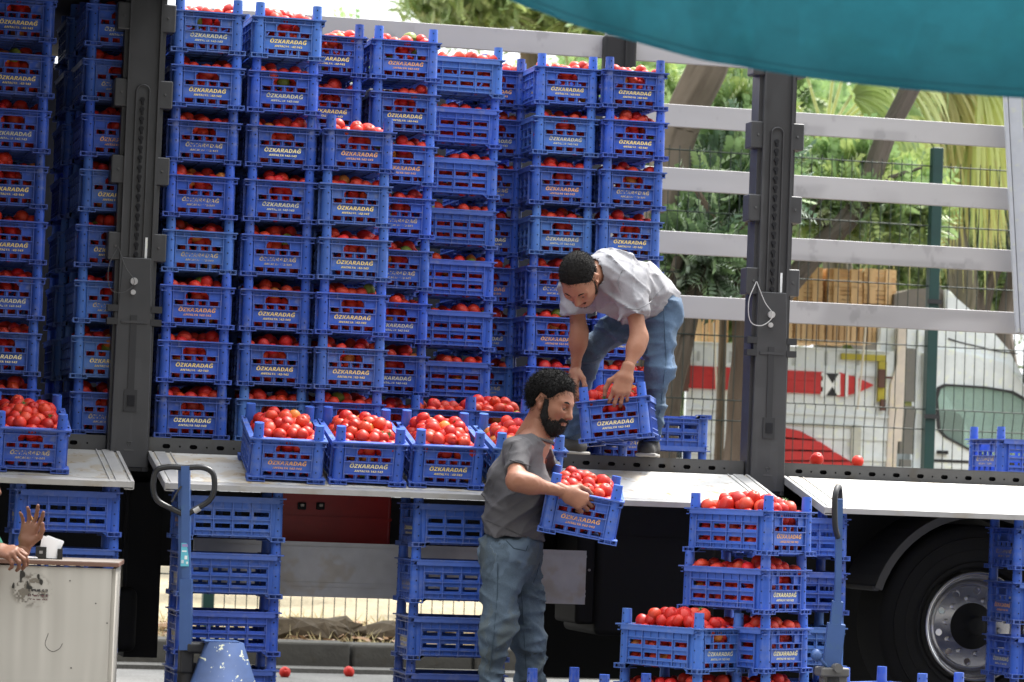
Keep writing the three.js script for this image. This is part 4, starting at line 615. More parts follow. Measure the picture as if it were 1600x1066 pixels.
// ---------------- the man bending on the trailer
{
  const D = 15.3, J = (x, y, t = 0) => atD(x, y, D - t), at = J(1000, 716, 0); at.y = DECK + .004;
  const pel = J(1018, 474, 0), mid = J(988, 452, .13), che = J(955, 436, .24), nb = J(934, 425, .33), head = J(906, 437, .44);
  const shL = J(984, 441, .36), shR = J(898, 447, .13), elL = J(999, 528, .42), wrL = J(979, 582, .5), elR = J(905, 520, .16), wrR = J(899, 578, .13);
  const hipL = J(1029, 482, .07), knL = J(1030, 575, .13), anL = J(1014, 688, .04), hipR = J(998, 490, -.03), knR = J(918, 548, .02), anR = J(893, 692, -.1);
  const ax = che.clone().sub(pel).normalize(), side = shL.clone().sub(shR).normalize();
  const body = [cone(pel, mid, .11, .1, { s: 1.2, d: side }), cone(mid, che, .1, .105, { s: 1.3, d: side }), cone(shL, shR, .055, .055), cone(nb, J(918, 432, .4), .06, .056), cone(shL, elL, .047, .036), cone(elL, elL.clone().lerp(wrL, .3), .034, .035), cone(elL.clone().lerp(wrL, .3), wrL, .035, .022), cone(shR, elR, .047, .036), cone(elR, elR.clone().lerp(wrR, .3), .034, .034), cone(elR.clone().lerp(wrR, .3), wrR, .034, .022)];
  const slL = shL.clone().lerp(elL, .6), slR = shR.clone().lerp(elR, .58), collar = cone(nb, J(912, 434, .43), .067, .06);
  const sTor = join([cone(J(1024, 476, -.02), mid, .128, .125, { s: 1.2, d: side, cap0: 1 }), cone(mid, che, .125, .122, { s: 1.28, d: side }), cone(che, nb, .11, .07, { s: 1.4, d: side }), cone(shL, shR, .064, .064), cone(J(950, 462, .22), J(985, 480, .1), .075, .075, { s: 1.2, d: side })], .07);
  const sL = cone(shL, slL, .076, .074, { cap: 1 }), sR = cone(shR, slR, .074, .068, { cap: 1 }), w1 = K(.5, .85, .1).normalize(), w2 = K(.9, -.3, 0).normalize();
  const shirt = (x, y, z) => { let d = smin(sTor(x, y, z), sL(x, y, z), .035); d = smin(d, sR(x, y, z), .035); d -= fold(x, y, z, w1, 8, 2.6, .012) + fold(x, y, z, w2, 9, 2.6, .011) + fold(x, y, z, w1, 22, 7, .004) - .007; return Math.max(d, -collar(x, y, z)); };
  const jT = join([cone(J(1012, 470, .01), pel.clone().add(K(.03, -.05, 0)), .115, .12, { s: 1.15, d: side, cap0: 1 }), cone(hipL, knL, .094, .064), cone(knL, anL, .062, .046, { cap: 1 }), cone(hipR, knR, .094, .066), cone(knR, anR, .064, .048, { cap: 1 })], .035);
  const jeans = (x, y, z) => jT(x, y, z) - fold(x, y, z, U_, 12, 3, .011) - fold(x, y, z, K(.6, .8, 0), 8, 3, .01) - fold(x, y, z, K(-.5, .8, 0), 26, 9, .004) + .007;
  const hair = hairField(.003, 110, .005, 230, .003), beard = beardField(.003, 130, .003);
  const grip = handGeo([[.35, .7, .5], [.4, .75, .5], [.4, .75, .5], [.45, .7, .5]], .1, 1);
  const h1 = putHand(grip, wrL, K(-.25, -.96, .1), K(-.05, .1, 1), false, 1.08), h2 = putHand(grip, wrR, K(-.1, -.9, .3), K(-.8, 0, .5), true, 1.05);
  const sm = std(lin(.035, .033, .032), .8, { map: tWeave });
  const sh = [[anL, K(-.12, 0, 1)], [anR, K(-.6, 0, .8)]].map(([a, d]) => { const s = shoeField(a, d.normalize(), DECK + .004); return { ...s, m: sm }; });
  MEN.bend = person('man in pale grey t-shirt and blue jeans bending over a crate on the trailer', { at, head, face: K(-.14, -.93, .36), vertex: K(-.34, .36, .87), hs: 1.0, body, bodyPts: [pel, mid, che, nb, shL, shR, elL, elR, wrL, wrR], hands: [h1, h2], collarAt: [nb, J(912, 434, .43)], skin: [.33, .16, .1], hairColor: [.009, .008, .0075], hair, beard, beardColor: [.02, .016, .013], fur: [6500, .009, .0009, .1, 43], beardFur: [3800, .006, .0008, .1, 44, c => c.y < .02], seams: [[jeans, std(lin(.04, .08, .13), .9), [[[1037, 482], [1041, 560], [1032, 640], [1020, 676]], [[1022, 470], [1034, 480], [1046, 478]]]], [shirt, std(lin(.2, .2, .21), .9), [[[1038, 447], [1014, 474], [990, 488]], [[977, 481], [990, 483], [1003, 483]], [[975, 415], [965, 440], [972, 462]]]]], shirt, shirtPts: [J(1024, 476, -.02), mid, che, nb, shL, shR, slL, slR], shirtMat: std(lin(.31, .305, .325), .9, { map: tWeave, bumpMap: tWeave, bumpScale: .0015 }), jeans, jeansPts: [pel, hipL, knL, anL, hipR, knR, anR], jeansMat: std(lin(.095, .16, .265), .85, { map: tJean2, bumpMap: tDenim, bumpScale: .0012 }), shoes: sh });
  for (const [a, d] of [[anL, K(-.12, 0, 1)], [anR, K(-.6, 0, .8)]]) { d.normalize(); const p = a.clone().addScaledVector(d, .05); part('sole', [rb(.1, .018, .29, .008, 0, 0, 0).applyMatrix4(frame(d, U_)).translate(p.x - at.x, DECK + .014 - at.y, p.z - at.z)], std(lin(.3, .29, .27), .7), MEN.bend); }
  const xa = K(.985, .125, .12).normalize(), ya = K(-.125, .99, -.03).normalize(), za = xa.clone().cross(ya).normalize(); ya.copy(za.clone().cross(xa));
  const cq = new THREE.Quaternion().setFromRotationMatrix(new THREE.Matrix4().makeBasis(xa, ya, za)), fc = J(963, 688, .52);
  const c = crate('blue crate of tomatoes being lifted by the bending man on the trailer', 'crates in hands', v3(0, 0, 0), 0, { q: cq, blue: 2, print: 3 }); c.position.copy(fc.sub(v3(0, 0, CL / 2).applyQuaternion(cq))); c.updateMatrixWorld(true);
  heap(c, 'red tomato in the crate lifted by the bending man', 'tomatoes in the lifted crate');
}
// ---------------- desk, card holder, notebook, seated man
const deskP = atD(186, 880, 13.2);
{
  const t = thing('desk', 'worn pale wooden desk with brown top edge and torn sticker', 'desk', V(deskP.x, deskP.y - .771, deskP.z), -.16);
  const wl = 1.5, dp = .62; // origin at the front right corner of the top
  part('desk_top', [rb(wl, .018, dp, .003, -wl / 2, .7615, -dp / 2)], std(lin(.16, .085, .06), .5, { map: tWood }), t);
  part('top_veneer', [bx(wl - .004, .002, dp - .004, -wl / 2, .7715, -dp / 2)], std(lin(.27, .23, .2), .45, { map: tDirt }), t);
  const dm = std(lin(.47, .45, .41), .6, { map: tWood, bumpMap: tWood, bumpScale: .0006 });
  part('front_panel', [bx(wl - .05, .745, .018, -wl / 2 - .005, .373, -.022)], dm, t);
  part('end_panel', [bx(.018, .745, dp - .05, -.022, .3725, -dp / 2 - .01)], dm, t); part('end_panel', [bx(.018, .745, dp - .05, -wl + .03, .3725, -dp / 2 - .01)], dm, t);
  // torn sticker remnants and marks
  const n = pn(71), cw = 192, out = new Uint8Array(cw * cw * 4);
  for (let j = 0; j < cw; j++) for (let i = 0; i < cw; i++) { const u = i / cw, v = 1 - j / cw, o = (j * cw + i) * 4; const r = Math.hypot((u - .5) * 1.0, (v - .42) * 1.15); const blot = n(u * 9, v * 9, 9) * .6 + n(u * 27, v * 27, 27) * .4; let c = [120, 112, 100], a = (1 - smooth(.25, .48, r)) * smooth(.42, .62, blot) * .75; const line = Math.floor(v * 20) % 2 === 0 && u > .45 && u < .85 && v > .36 && v < .62; if (line && n(u * 60, v * 24, 60) > .42) { c = v > .52 ? [90, 55, 60] : [45, 42, 42]; a = .9; } const fl = smooth(.7, .74, n(u * 14 + 3, v * 8, 14)); if (fl && r < .5 && v < .4) { c = [40, 38, 34]; a = Math.max(a, .85 * fl); } out[o] = c[0]; out[o + 1] = c[1]; out[o + 2] = c[2]; out[o + 3] = 255 * a; }
  const st = new THREE.DataTexture(out, cw, cw, THREE.RGBAFormat); st.magFilter = THREE.LinearFilter; st.colorSpace = THREE.SRGBColorSpace; st.flipY = false; st.needsUpdate = true;
  const s = new THREE.Mesh(new THREE.PlaneGeometry(.2, .2), new THREE.MeshStandardMaterial({ map: st, transparent: true, roughness: .8 })); s.name = 'torn_sticker'; s.position.set(-.36, .63, -.0115); t.add(s); s.userData.label = 'torn remains of a sticker';
  const mk = []; for (const [x, y] of [[-.04, .52], [-.18, .33], [-.09, .6], [-.2, .69]]) mk.push(cy(.003, .003, .003, 8).rotateX(Math.PI / 2).translate(x, y, -.0125)); mk.push(tube([V(-.28, .47, -.0125), V(-.29, .42, -.0125), V(-.26, .395, -.0125), V(-.23, .41, -.0125), V(-.22, .43, -.0125)], .001, 20, 4));
  part('dent', mk, M.steelDark, t);
  // card holder
  const h = thing('card_holder', 'black desk card holder filled with white paper slips', 'card holder', atD(76, 876, 13.35).setY(deskP.y + .002), -.1);
  part('tray', [rb(.11, .004, .05, .0015, 0, .002, 0), rb(.045, .05, .004, .0015, -.034, .026, .024), rb(.022, .045, .004, .0015, .045, .022, .024), rb(.11, .05, .004, .0015, 0, .026, -.024), rb(.004, .05, .05, .0015, -.054, .026, 0), rb(.004, .045, .05, .0015, .054, .022, 0)], std(lin(.015, .015, .016), .3), h);
  const pr = rng(31); for (let k = 0; k < 6; k++) { const c = part('paper_slip', [bx(.07, .085, .0006)], std(lin(.8, .8, .8), .7), h); c.position.set(-.004 + k * .004 + (pr() - .5) * .01, .05 - (pr()) * .006, .012 - k * .005); c.rotation.set(-.12, 0, -.16 + k * -.06 + (pr() - .5) * .3); }
  part('mark', [bx(.014, .012, .001, -.034, .028, .0262)], std(lin(.3, .3, .3), .6), h);
  const nb = thing('notebook', 'open notebook lying on the desk under the seated man\'s hand', 'notebook', atD(18, 878, 13.3).setY(deskP.y + .002), .05); part('pages', [rb(.2, .006, .11, .002, 0, .004, 0)], std(lin(.6, .58, .6), .7), nb); part('cover', [rb(.21, .0025, .12, .001, 0, .0015, 0)], M.steelDark, nb);
  const mkr = solo('highlighter_pen', [cy(.006, .006, .09, 10).rotateZ(Math.PI / 2).translate(0, 0, 0), cy(.003, .005, .015, 8).rotateZ(Math.PI / 2).translate(-.052, 0, 0)], std(lin(.5, .75, .03), .4), 'yellow highlighter pen on the desk at the left edge', 'pen'); const hp = atD(-6, 876, 13.24).setY(deskP.y + .016); mkr.position.copy(hp).add(V(0, .0, 0));
}
{
  const D = 13.35, J = (x, y, t = 0) => atD(x, y, D - t), at = J(-80, 1100, -.1); at.y = 0;
  const pel = J(-95, 1010, -.1), che = J(-70, 850, -.1), up = J(-62, 800, -.1), nb = J(-50, 785, -.08), head = J(-42, 752, -.03);
  const shN = J(-38, 815, .08), shF = J(-85, 812, -.28), elN = J(-34, 885, .2), wrN = J(-10, 858, .3), elF = J(-8, 878, -.05), wrF = J(37, 860, .06);
  const body = [cone(pel, che, .13, .125, { s: 1.3, d: T_ }), cone(che, up, .12, .09, { s: 1.5, d: T_ }), cone(shN, shF, .055, .055), cone(nb, J(-45, 770, -.06), .058, .054), cone(shN, elN, .05, .043), cone(elN, wrN, .043, .028), cone(shF, elF, .05, .043), cone(elF, wrF, .042, .028)];
  const slF = shF.clone().lerp(elF, .8), slN = shN.clone().lerp(elN, .75);
  const sT = join([cone(pel, che, .15, .15, { s: 1.25, d: T_ }), cone(che, up, .145, .1, { s: 1.5, d: T_ }), cone(shN, shF, .066, .066), cone(shN, slN, .072, .066, { cap: 1 }), cone(shF, slF, .085, .07, { cap: 1 }), cone(J(-30, 840, 0), J(-18, 855, 0), .07, .06)], .05);
  const capO = ell(v3(0, .045, -.016), .082, .094, .106), hair = (x, y, z) => Math.max(capO(x, y, z) - Math.abs(N3.noise(x * 100, y * 100, z * 100)) * .006, z > 0 ? z - .03 : -1, -.05 - y);
  const h1 = putHand(handGeo([[.5, .7, .5], [.6, .9, .6], [.7, .9, .6], [.8, .9, .6]], .06, .8), wrN, K(.85, -.15, .3), K(0, .85, .5), true, 1.0);
  const h2 = putHand(handGeo([[.15, .35, .2], [.1, .3, .2], [.25, .4, .25], [.3, .4, .25]], .2, 1), wrF.clone().add(K(.005, .02, 0)), K(.22, .97, .05), K(.25, .05, -.95), true, .95);
  const jT = join([cone(pel, J(-70, 1010, .2), .12, .085), cone(J(-70, 1010, .2), J(-60, 1170, .22), .08, .06), cone(pel.clone().add(K(0, 0, -.2)), J(-30, 1010, -.35), .12, .085), cone(J(-30, 1010, -.35), J(-30, 1170, -.35), .08, .06)], .04);
  person('man in green shirt seated at the desk, one open hand raised with a cigarette', { at, head, face: K(.95, -.2, .1), vertex: K(.2, .97, 0), hs: 1.0, body, bodyPts: [pel, che, up, nb, shN, shF, elN, wrN, elF, wrF], hands: [h1, h2], skin: [.2, .09, .055], hairColor: [.35, .33, .31], hair, shirt: (x, y, z) => sT(x, y, z) - fold(x, y, z, K(.3, .9, 0).normalize(), 12, 4, .006), shirtPts: [pel, che, up, shN, shF, slN, slF], shirtMat: std(lin(.012, .16, .1), .9, { map: tWeave }), jeans: jT, jeansPts: [pel, J(-60, 1170, .22), J(-30, 1170, -.35)], jeansMat: std(lin(.04, .045, .06), .85, { map: tDenim }), shoes: [[J(-60, 1150, .22), R_], [J(-30, 1150, -.35), R_]].map(([a, d]) => ({ ...shoeField(a, d.clone(), 0), m: M.black })) });
  const c0 = J(53, 822, .05); const cg = thing('cigarette', 'white cigarette between the fingers of the raised hand at the desk', 'cigarette', c0); part('paper', [cy(.0042, .0042, .05, 8).rotateZ(.35)], M.white, cg); part('filter', [cy(.0043, .0043, .018, 8).translate(0, .034, 0).rotateZ(.35)], std(lin(.5, .25, .08), .7), cg);
  const st = thing('stool', 'dark stool under the seated man at the left edge', 'stool', V(pel.x, 0, pel.z)); const sy = pel.y - .14; part('seat', [cy(.19, .19, .04, 24, 0, sy, 0)], M.steelDark, st); for (let k = 0; k < 4; k++) part('leg', [bar(V(Math.cos(k * 1.57 + .78) * .17, 0, Math.sin(k * 1.57 + .78) * .17), V(Math.cos(k * 1.57 + .78) * .13, sy, Math.sin(k * 1.57 + .78) * .13), .014)], M.steelDark, st);
}
// ---------------- pallet jacks
{
  const D = 13.75, J = (x, y, t = 0) => atD(x, y, D - t), g = thing('pallet_jack', 'blue pallet jack seen from behind, black loop handle above chipped blue body', 'pallet jack', V(0, 0, 0));
  const base = J(345, 1170); g.position.set(base.x, 0, base.z); const o = V(-base.x, 0, -base.z), L = gs => gs.map(q => q.translate(o.x, o.y, o.z));
  part('mast', L([beam(J(290, 728, -.0), J(291, 910), .036, .05), beam(J(291, 905), J(290, 1016, .02), .052, .06), beam(J(282, 728, -.01), J(283, 930, -.01), .02, .03)]), M.jackBlue, g);
  part('handle', L([tube([J(290, 731, .01), J(262, 730, .01), J(245, 735, .01), J(240, 750, .01), J(240, 770, .01), J(247, 783, .01), J(270, 796, .01), J(287, 804, .01)], .0125, 50, 10), tube([J(290, 731, .01), J(318, 731, .01), J(331, 738, .01), J(335, 752, .01), J(333, 772, .01), J(325, 784, .01), J(303, 797, .01), J(291, 805, .01)], .0125, 50, 10)]), std(lin(.013, .013, .014), .35), g);
  part('lever', L([tube([J(283, 760, .03), J(275, 772, .04), J(268, 785, .05)], .005, 12, 6)]), M.steelDark, g);
  part('handle_ferrule', L([bar(J(303, 799, .012), J(312, 794, .012), .0138, .0138, 12)]), M.alu, g);
  const sp = J(289, 867, .028), s = part('safety_sticker', L([bx(.036, .1, .001, sp.x, sp.y, sp.z)]), std(lin(.1, .4, .5), .5), g); for (const [dx, dy, w, h, c] of [[0, .04, .03, .012, [.25, .2, .4]], [-.004, .015, .02, .006, [.7, .75, .75]], [.004, -.012, .012, .016, [.7, .72, .72]], [-.01, -.03, .01, .014, [.5, .55, .6]], [.01, -.035, .008, .01, [.7, .72, .7]]]) { void s; part('sticker_print', L([bx(w, h, .0008, sp.x + dx, sp.y + dy, sp.z + .001)]), std(lin(...c), .6), g); }
  // tapered body cover
  const sh = new THREE.Shape(); const y0 = 1.3; void y0;
  const top = J(344, 1003, .06), bot = J(352, 1130, .08);
  const fr = new THREE.CylinderGeometry(.105, .26, top.y - bot.y, 4, 1).rotateY(Math.PI / 4).scale(1, 1, .75).translate((top.x + bot.x) / 2, (top.y + bot.y) / 2, (top.z + bot.z) / 2); void sh;
  const tChip = tex(256, 256, (u, v) => { const c = cloud(u, v, 5), ch = smooth(.73, .76, cloud(u + .2, v, 26)), k = .7 + .6 * (c - .2); return [.06, .115, .29].map((q, j) => sr8(q * k * (1 - ch) + [.62, .62, .45][j] * ch)); }, 2.2, true);
  part('body_cover', L([fr]), std(lin(1, 1, 1), .5, { map: tChip }), g);
  part('cover_lip', L([rb(.15, .006, .11, .002, top.x, top.y + .003, top.z)]), M.jackBlue, g);
  part('bearing', L([rb(.09, .05, .09, .015, J(305, 1012).x, J(305, 1012).y, J(305, 1012).z), rb(.06, .12, .08, .01, J(290, 1030).x, J(290, 1030).y, J(290, 1030).z)]), M.steelDark, g);
  part('pump', L([cy(.04, .045, .3, 16, J(290, 1090).x, J(290, 1090).y, J(290, 1090).z)]), M.steelDark, g);
  for (const dx of [-.05, .05]) part('steer_wheel', L([cy(.09, .09, .045, 24).rotateZ(Math.PI / 2).translate(base.x - .1 + dx, .09, base.z)]), M.rubber, g);
  for (const dz of [-.2, .2]) part('fork', [rb(1.1, .05, .15, .01, .6, .075, dz - .1)], M.jackBlue, g);
}
{
  const D = 13.7, J = (x, y, t = 0) => atD(x, y, D - t), base = J(1300, 1172), g = thing('pallet_jack', 'blue pallet jack seen edge-on beside the pile of full crates', 'pallet jack', V(base.x, 0, base.z)), L = gs => gs.map(q => q.translate(-base.x, 0, -base.z));
  part('handle', L([tube([J(1310, 842, 0), J(1305, 820, .11), J(1305, 775, .15), J(1308, 763, .12), J(1311, 762, 0), J(1312, 764, -.12), J(1313, 778, -.15), J(1312, 815, -.1), J(1310, 842, 0)], .0125, 70, 10)]), M.steelDark, g);
  part('mast', L([beam(J(1312, 780, 0), J(1308, 990, 0), .026, .05), beam(J(1307, 975), J(1299, 1042), .075, .06), beam(J(1309, 940), J(1304, 985), .045, .055)]), M.jackBlue, g);
  part('linkage', L([rb(.13, .04, .1, .01, J(1300, 1050).x, J(1300, 1050).y, J(1300, 1050).z), cy(.02, .02, .14, 12).rotateX(Math.PI / 2).translate(J(1302, 1043).x, J(1302, 1043).y, J(1302, 1043).z), rb(.05, .1, .06, .008, J(1312, 1068).x, J(1312, 1068).y, J(1312, 1068).z), rb(.03, .1, .06, .008, J(1288, 1064).x, J(1288, 1064).y, J(1288, 1064).z)]), std(lin(.11, .105, .1), .55, { map: tDirt }), g);
  part('pump', L([cy(.045, .05, .3, 16, J(1300, 1110).x, J(1300, 1110).y, J(1300, 1110).z)]), M.steelDark, g);
  part('knob', L([new THREE.SphereGeometry(.026, 16, 12).translate(J(1276, 1024, .04).x, J(1276, 1024, .04).y, J(1276, 1024, .04).z), bar(J(1276, 1024, .04), J(1296, 1046, .02), .008)]), M.jackBlue, g);
  for (const dz of [-.05, .05]) part('steer_wheel', L([cy(.09, .09, .045, 24).rotateX(Math.PI / 2).translate(base.x + .02, .09, base.z + dz)]), M.rubber, g);
  for (const dz of [-.22, .22]) part('fork', [rb(1.0, .05, .15, .01, -.6, .075, dz)], M.jackBlue, g);
}
// ---------------- awnings
{
  const hem = [[740, -35], [800, 0], [850, 19], [900, 38], [950, 52], [1000, 66], [1050, 80], [1100, 93], [1150, 101], [1200, 110], [1300, 125], [1400, 136], [1500, 145], [1600, 152], [1700, 158], [2000, 168], [2400, 172]], D = 8.2;
  const cv = new THREE.CatmullRomCurve3(hem.map(([x, y]) => atD(x, y, D + (1700 - x) * .0004)), false, 'centripetal'), nu = 140, nv = 40, P = [], I = [], U = [];
  for (let j = 0; j <= nv; j++) for (let i = 0; i <= nu; i++) {
    const u = i / nu, v = j / nv, p = cv.getPoint(u), h = v * .62; // valance rising, then turning towards the viewer
    const ripple = .012 * Math.sin(u * 34 + 1.3 * Math.sin(u * 9)) * (1 - v * .4) + .03 * fbm(u * 6, v * 1.6, 2, 3) + .016 * Math.max(0, Math.sin(u * 24 + 2.5 * v)) * smooth(.1, .4, v);
    p.addScaledVector(U_, h * (1 - .25 * v)); p.addScaledVector(T_, .5 * v * v + ripple); P.push(p.x, p.y, p.z); U.push(u * 3, v);
  }
  for (let j = 0; j < nv; j++) for (let i = 0; i < nu; i++) { const a = j * (nu + 1) + i, b = a + 1, c = a + nu + 1, d = c + 1; I.push(a, b, d, a, d, c); }
  const g = new THREE.BufferGeometry(); g.setAttribute('position', new THREE.Float32BufferAttribute(P, 3)); g.setAttribute('uv', new THREE.Float32BufferAttribute(U, 2)); g.setIndex(I); g.computeVertexNormals();
  const cm = new THREE.MeshPhysicalMaterial({ color: lin(.011, .135, .178), roughness: .85, transmission: .24, thickness: 0, map: tWeave, side: THREE.DoubleSide });
  const a = thing('teal_awning', 'teal cloth awning hanging across the top right corner', 'awning'); const m = new THREE.Mesh(g, cm); m.name = 'valance'; m.castShadow = m.receiveShadow = true; a.add(m);
  part('hem_stitching', [tube(hem.map(([x, y]) => atD(x, y - 12, D + (1700 - x) * .0004 - .03)), .0018, 120, 4)], std(lin(.008, .1, .14), .85), a);
  part('hem', [tube(hem.map(([x, y]) => atD(x, y, D + (1700 - x) * .0004)), .0035, 120, 5)], std(lin(.012, .15, .21), .85), a);
}
{ // unseen tall block, added behind the camera to hold back low sky light
  const g = thing('added_shade_block', 'unseen five storey block added behind the camera to cut low sky light', 'light_blocker', V(-4, 0, 20)), wm = std(lin(.13, .115, .1), .9); part('wall', [bx(60, 16.5, .3, 0, 8.25, .15)], wm, g); part('roof', [bx(61, .2, 9, 0, 16.6, 4.2)], std(lin(.12, .08, .06), .9), g);
  for (let f = 0; f < 5; f++) for (let k = 0; k < 14; k++) part('window', [bx(1.8, f ? 1.5 : 2.6, .06, -27 + k * 4.1, f ? 1.9 + f * 3.2 : 1.4, -.02)], std(lin(.06, .07, .08), .3), g);
}
// ---------------- loose tomatoes
for (const [x, y, z, l] of [[445, 1051, -4.6, 'red tomato lying on the road by the kerb, left of the two'], [545, 1050, -4.55, 'red tomato lying on the road by the kerb, right of the two']]) { const p = onY(x, y, .028); void z; tomato(p, l, null, 1.0, true); }
for (const [x, y, l, s] of [[1340, 724, 'red tomato on the trailer edge, right of the two beside the post', 1], [1276, 719, 'red tomato on the trailer edge nearer to the post', 1]]) { const p = onZ(x, y, -.35); p.y = DECK + .03; tomato(p, l, null, s, true); }
// ---------------- the white lorry beyond the fence
{
  const Zl = -8.6, g = thing('white_lorry', 'white flatbed lorry with red painted side panels parked behind the fence', 'lorry', V(0, 0, Zl));
  const q = (x, y, z = Zl) => onZ(x, y, z); const rect = (x0, y0, x1, y1, z, d) => { const a = q(x0, y0, Zl + z), b = q(x1, y1, Zl + z); return bx(Math.abs(b.x - a.x), Math.abs(a.y - b.y), d, (a.x + b.x) / 2, (a.y + b.y) / 2, z - d / 2); };
  const poly = (pts, z, d) => extr(pts.map(([x, y]) => { const p = q(x, y, Zl + z); return [p.x, p.y]; }), d).translate(0, 0, z - d);
  const wm = std(lin(.72, .76, .77), .4, { map: tDirt }), rm = std(lin(.55, .03, .03), .45, { map: tDirt }), rust = std(lin(.12, .06, .045), .9, { map: tDirt });
  part('drop_side', [rect(1075, 533, 1392, 730, 0, .04), rect(1075, 535, 1392, 549, .015, .02), rect(1075, 575, 1392, 579, .012, .02), rect(1075, 655, 1400, 690, .012, .02), rect(1075, 640, 1392, 650, .012, .02), rect(1075, 700, 1394, 722, .012, .02)], wm, g);
  part('bed', [bx(4.2, .12, 2.1, q(1230, 700).x, q(1230, 735).y, -1.05)], wm, g);
  part('red_band', [rect(1072, 571, 1286, 616, .02, .02), rect(1072, 585, 1286, 588, .026, .02), rect(1072, 602, 1286, 605, .026, .02)], rm, g);
  part('arrow_tip', [poly([[1312, 582], [1340, 590], [1366, 602], [1345, 612], [1318, 620], [1308, 619]], .02, .02)], rm, g);
  part('emblem', [poly([[1287, 584], [1291, 584], [1301, 600], [1311, 584], [1313, 584], [1313, 618], [1309, 618], [1301, 604], [1291, 618], [1287, 618]], .028, .01)], M.white, g);
  part('emblem_ground', [rect(1288, 583, 1313, 619, .016, .01)], M.steelDark, g);
  for (const x of [1284, 1322, 1338]) part('stripe', [rect(x, 582, x + 3, 620, .026, .01)], M.white, g);
  part('wing_panel', [poly([[1226, 668], [1252, 674], [1282, 692], [1312, 712], [1350, 732], [1226, 740]], .02, .02)], std(lin(.3, .02, .02), .5, { map: tDirt }), g);
  for (const b of [[[1226, 669], [1250, 674], [1276, 687], [1226, 683]], [[1226, 686], [1281, 690], [1302, 704], [1226, 702]], [[1226, 705], [1306, 707], [1326, 719], [1226, 719]], [[1226, 722], [1330, 722], [1349, 732], [1226, 739]]]) part('wing_slat', [poly(b, .045, .03)], rm, g);
  part('frame_board', [rect(1228, 660, 1340, 668, .03, .02), rect(1332, 664, 1344, 735, .03, .02)], std(lin(.5, .5, .44), .6, { map: tDirt }), g);
  part('yellow_bracket', [rect(1316, 552, 1385, 565, .03, .03), rect(1374, 565, 1384, 628, .028, .03)], std(lin(.42, .35, .03), .5, { map: tDirt }), g);
  for (const r of [[1374, 577, 1383, 606, .05, .03], [1377, 624, 1384, 642, .045, .03], [1383, 588, 1395, 592, .05, .02], [1070, 545, 1078, 600, .05, .03], [1066, 596, 1076, 612, .06, .03]]) part('latch', [rect(...r)], rust, g);
  part('bulkhead', [rect(1377, 512, 1396, 745, -.05, .1), rect(1436, 515, 1450, 760, -.05, .1), rect(1396, 512, 1440, 545, -.08, .06)], wm, g);
  part('exhaust_stack', [poly([[1404, 510], [1418, 512], [1412, 640], [1409, 690], [1403, 690], [1400, 735], [1385, 740], [1392, 600], [1402, 570]], .02, .06)], std(lin(.66, .58, .5), .5, { map: tDirt }), g);
  part('radiator_grille', [rect(1412, 545, 1430, 628, -.02, .05), rect(1408, 634, 1428, 710, -.02, .05), rect(1408, 718, 1424, 735, -.02, .05)], std(lin(.16, .155, .14), .7, { map: tDirt }), g);
  // cab
  const win = [[1462, 622], [1466, 606], [1476, 601], [1540, 605], [1582, 612], [1610, 628], [1625, 700], [1610, 736], [1560, 722], [1520, 706], [1478, 684], [1466, 672]];
  const cabPts = [[1444, 552], [1480, 545], [1575, 568], [1640, 660], [1660, 770], [1660, 830], [1444, 830]];
  const P2 = (pts, s = 1, c = [0, 0]) => pts.map(([x, y]) => { const p = q(c[0] + (x - c[0]) * s, c[1] + (y - c[1]) * s); return new THREE.Vector2(p.x, p.y); });
  const sh = new THREE.Shape(P2(cabPts)); sh.holes.push(new THREE.Path(P2(win))); part('cab', [new THREE.ExtrudeGeometry(sh, { depth: .05, bevelEnabled: false }).translate(0, 0, -.05), poly(cabPts, -1.9, .05), rect(1444, 556, 1575, 562, -.06, 1.8), rect(1450, 720, 1640, 830, -.1, 1.7), poly([[1575, 566], [1582, 566], [1646, 660], [1664, 780], [1656, 780], [1640, 662]], -.06, 1.7)], wm, g);
  part('roof_fairing', [poly([[1444, 545], [1448, 520], [1478, 515], [1478, 452], [1500, 470], [1540, 505], [1575, 545], [1600, 590], [1575, 575], [1480, 553]], -.03, .05), poly([[1478, 452], [1486, 456], [1600, 590], [1590, 588]], -.08, 1.5)], wm, g);
  part('fairing_back', [poly([[1398, 460], [1424, 452], [1470, 449], [1482, 465], [1480, 552], [1450, 552], [1396, 500]], -.1, 1.4)], std(lin(.16, .14, .12), .7, { map: tDirt }), g);
  part('seam', [poly([[1482, 528], [1500, 534], [1560, 548], [1592, 552], [1592, 554], [1560, 550], [1500, 536], [1482, 531]], -.026, .006)], M.steelDark, g);
  const w2 = new THREE.Shape(P2(win, 1.02, [1540, 660])); w2.holes.push(new THREE.Path(P2(win, .955, [1540, 660]))); const wn = part('side_window', [new THREE.ExtrudeGeometry(w2, { depth: .03, bevelEnabled: false }).translate(0, 0, -.02)], M.steelDark, g);
  part('pane', [poly(win.map(([x, y]) => [1540 + (x - 1540) * .96, 660 + (y - 660) * .96]), -.012, .006)], new THREE.MeshPhysicalMaterial({ color: lin(.6, .72, .67), roughness: .05, transmission: .8, thickness: 0 }), wn);
  part('seat', [rb(.5, .7, .5, .1, q(1500, 690).x, q(1500, 690).y - .1, -.7)], std(lin(.2, .22, .22), .9), g);
  part('door_seam', [rect(1454, 566, 1457, 780, .004, .01), rect(1457, 722, 1640, 725, .004, .01)], M.steelDark, g); part('door_handle', [rect(1466, 704, 1482, 710, .03, .03)], M.black, g); part('bed_rail', [...Array(6)].map((_, i) => rect(1090 + i * 50, 549, 1093 + i * 50, 571, .006, .01)), std(lin(.45, .47, .47), .5, { map: tDirt }), g);
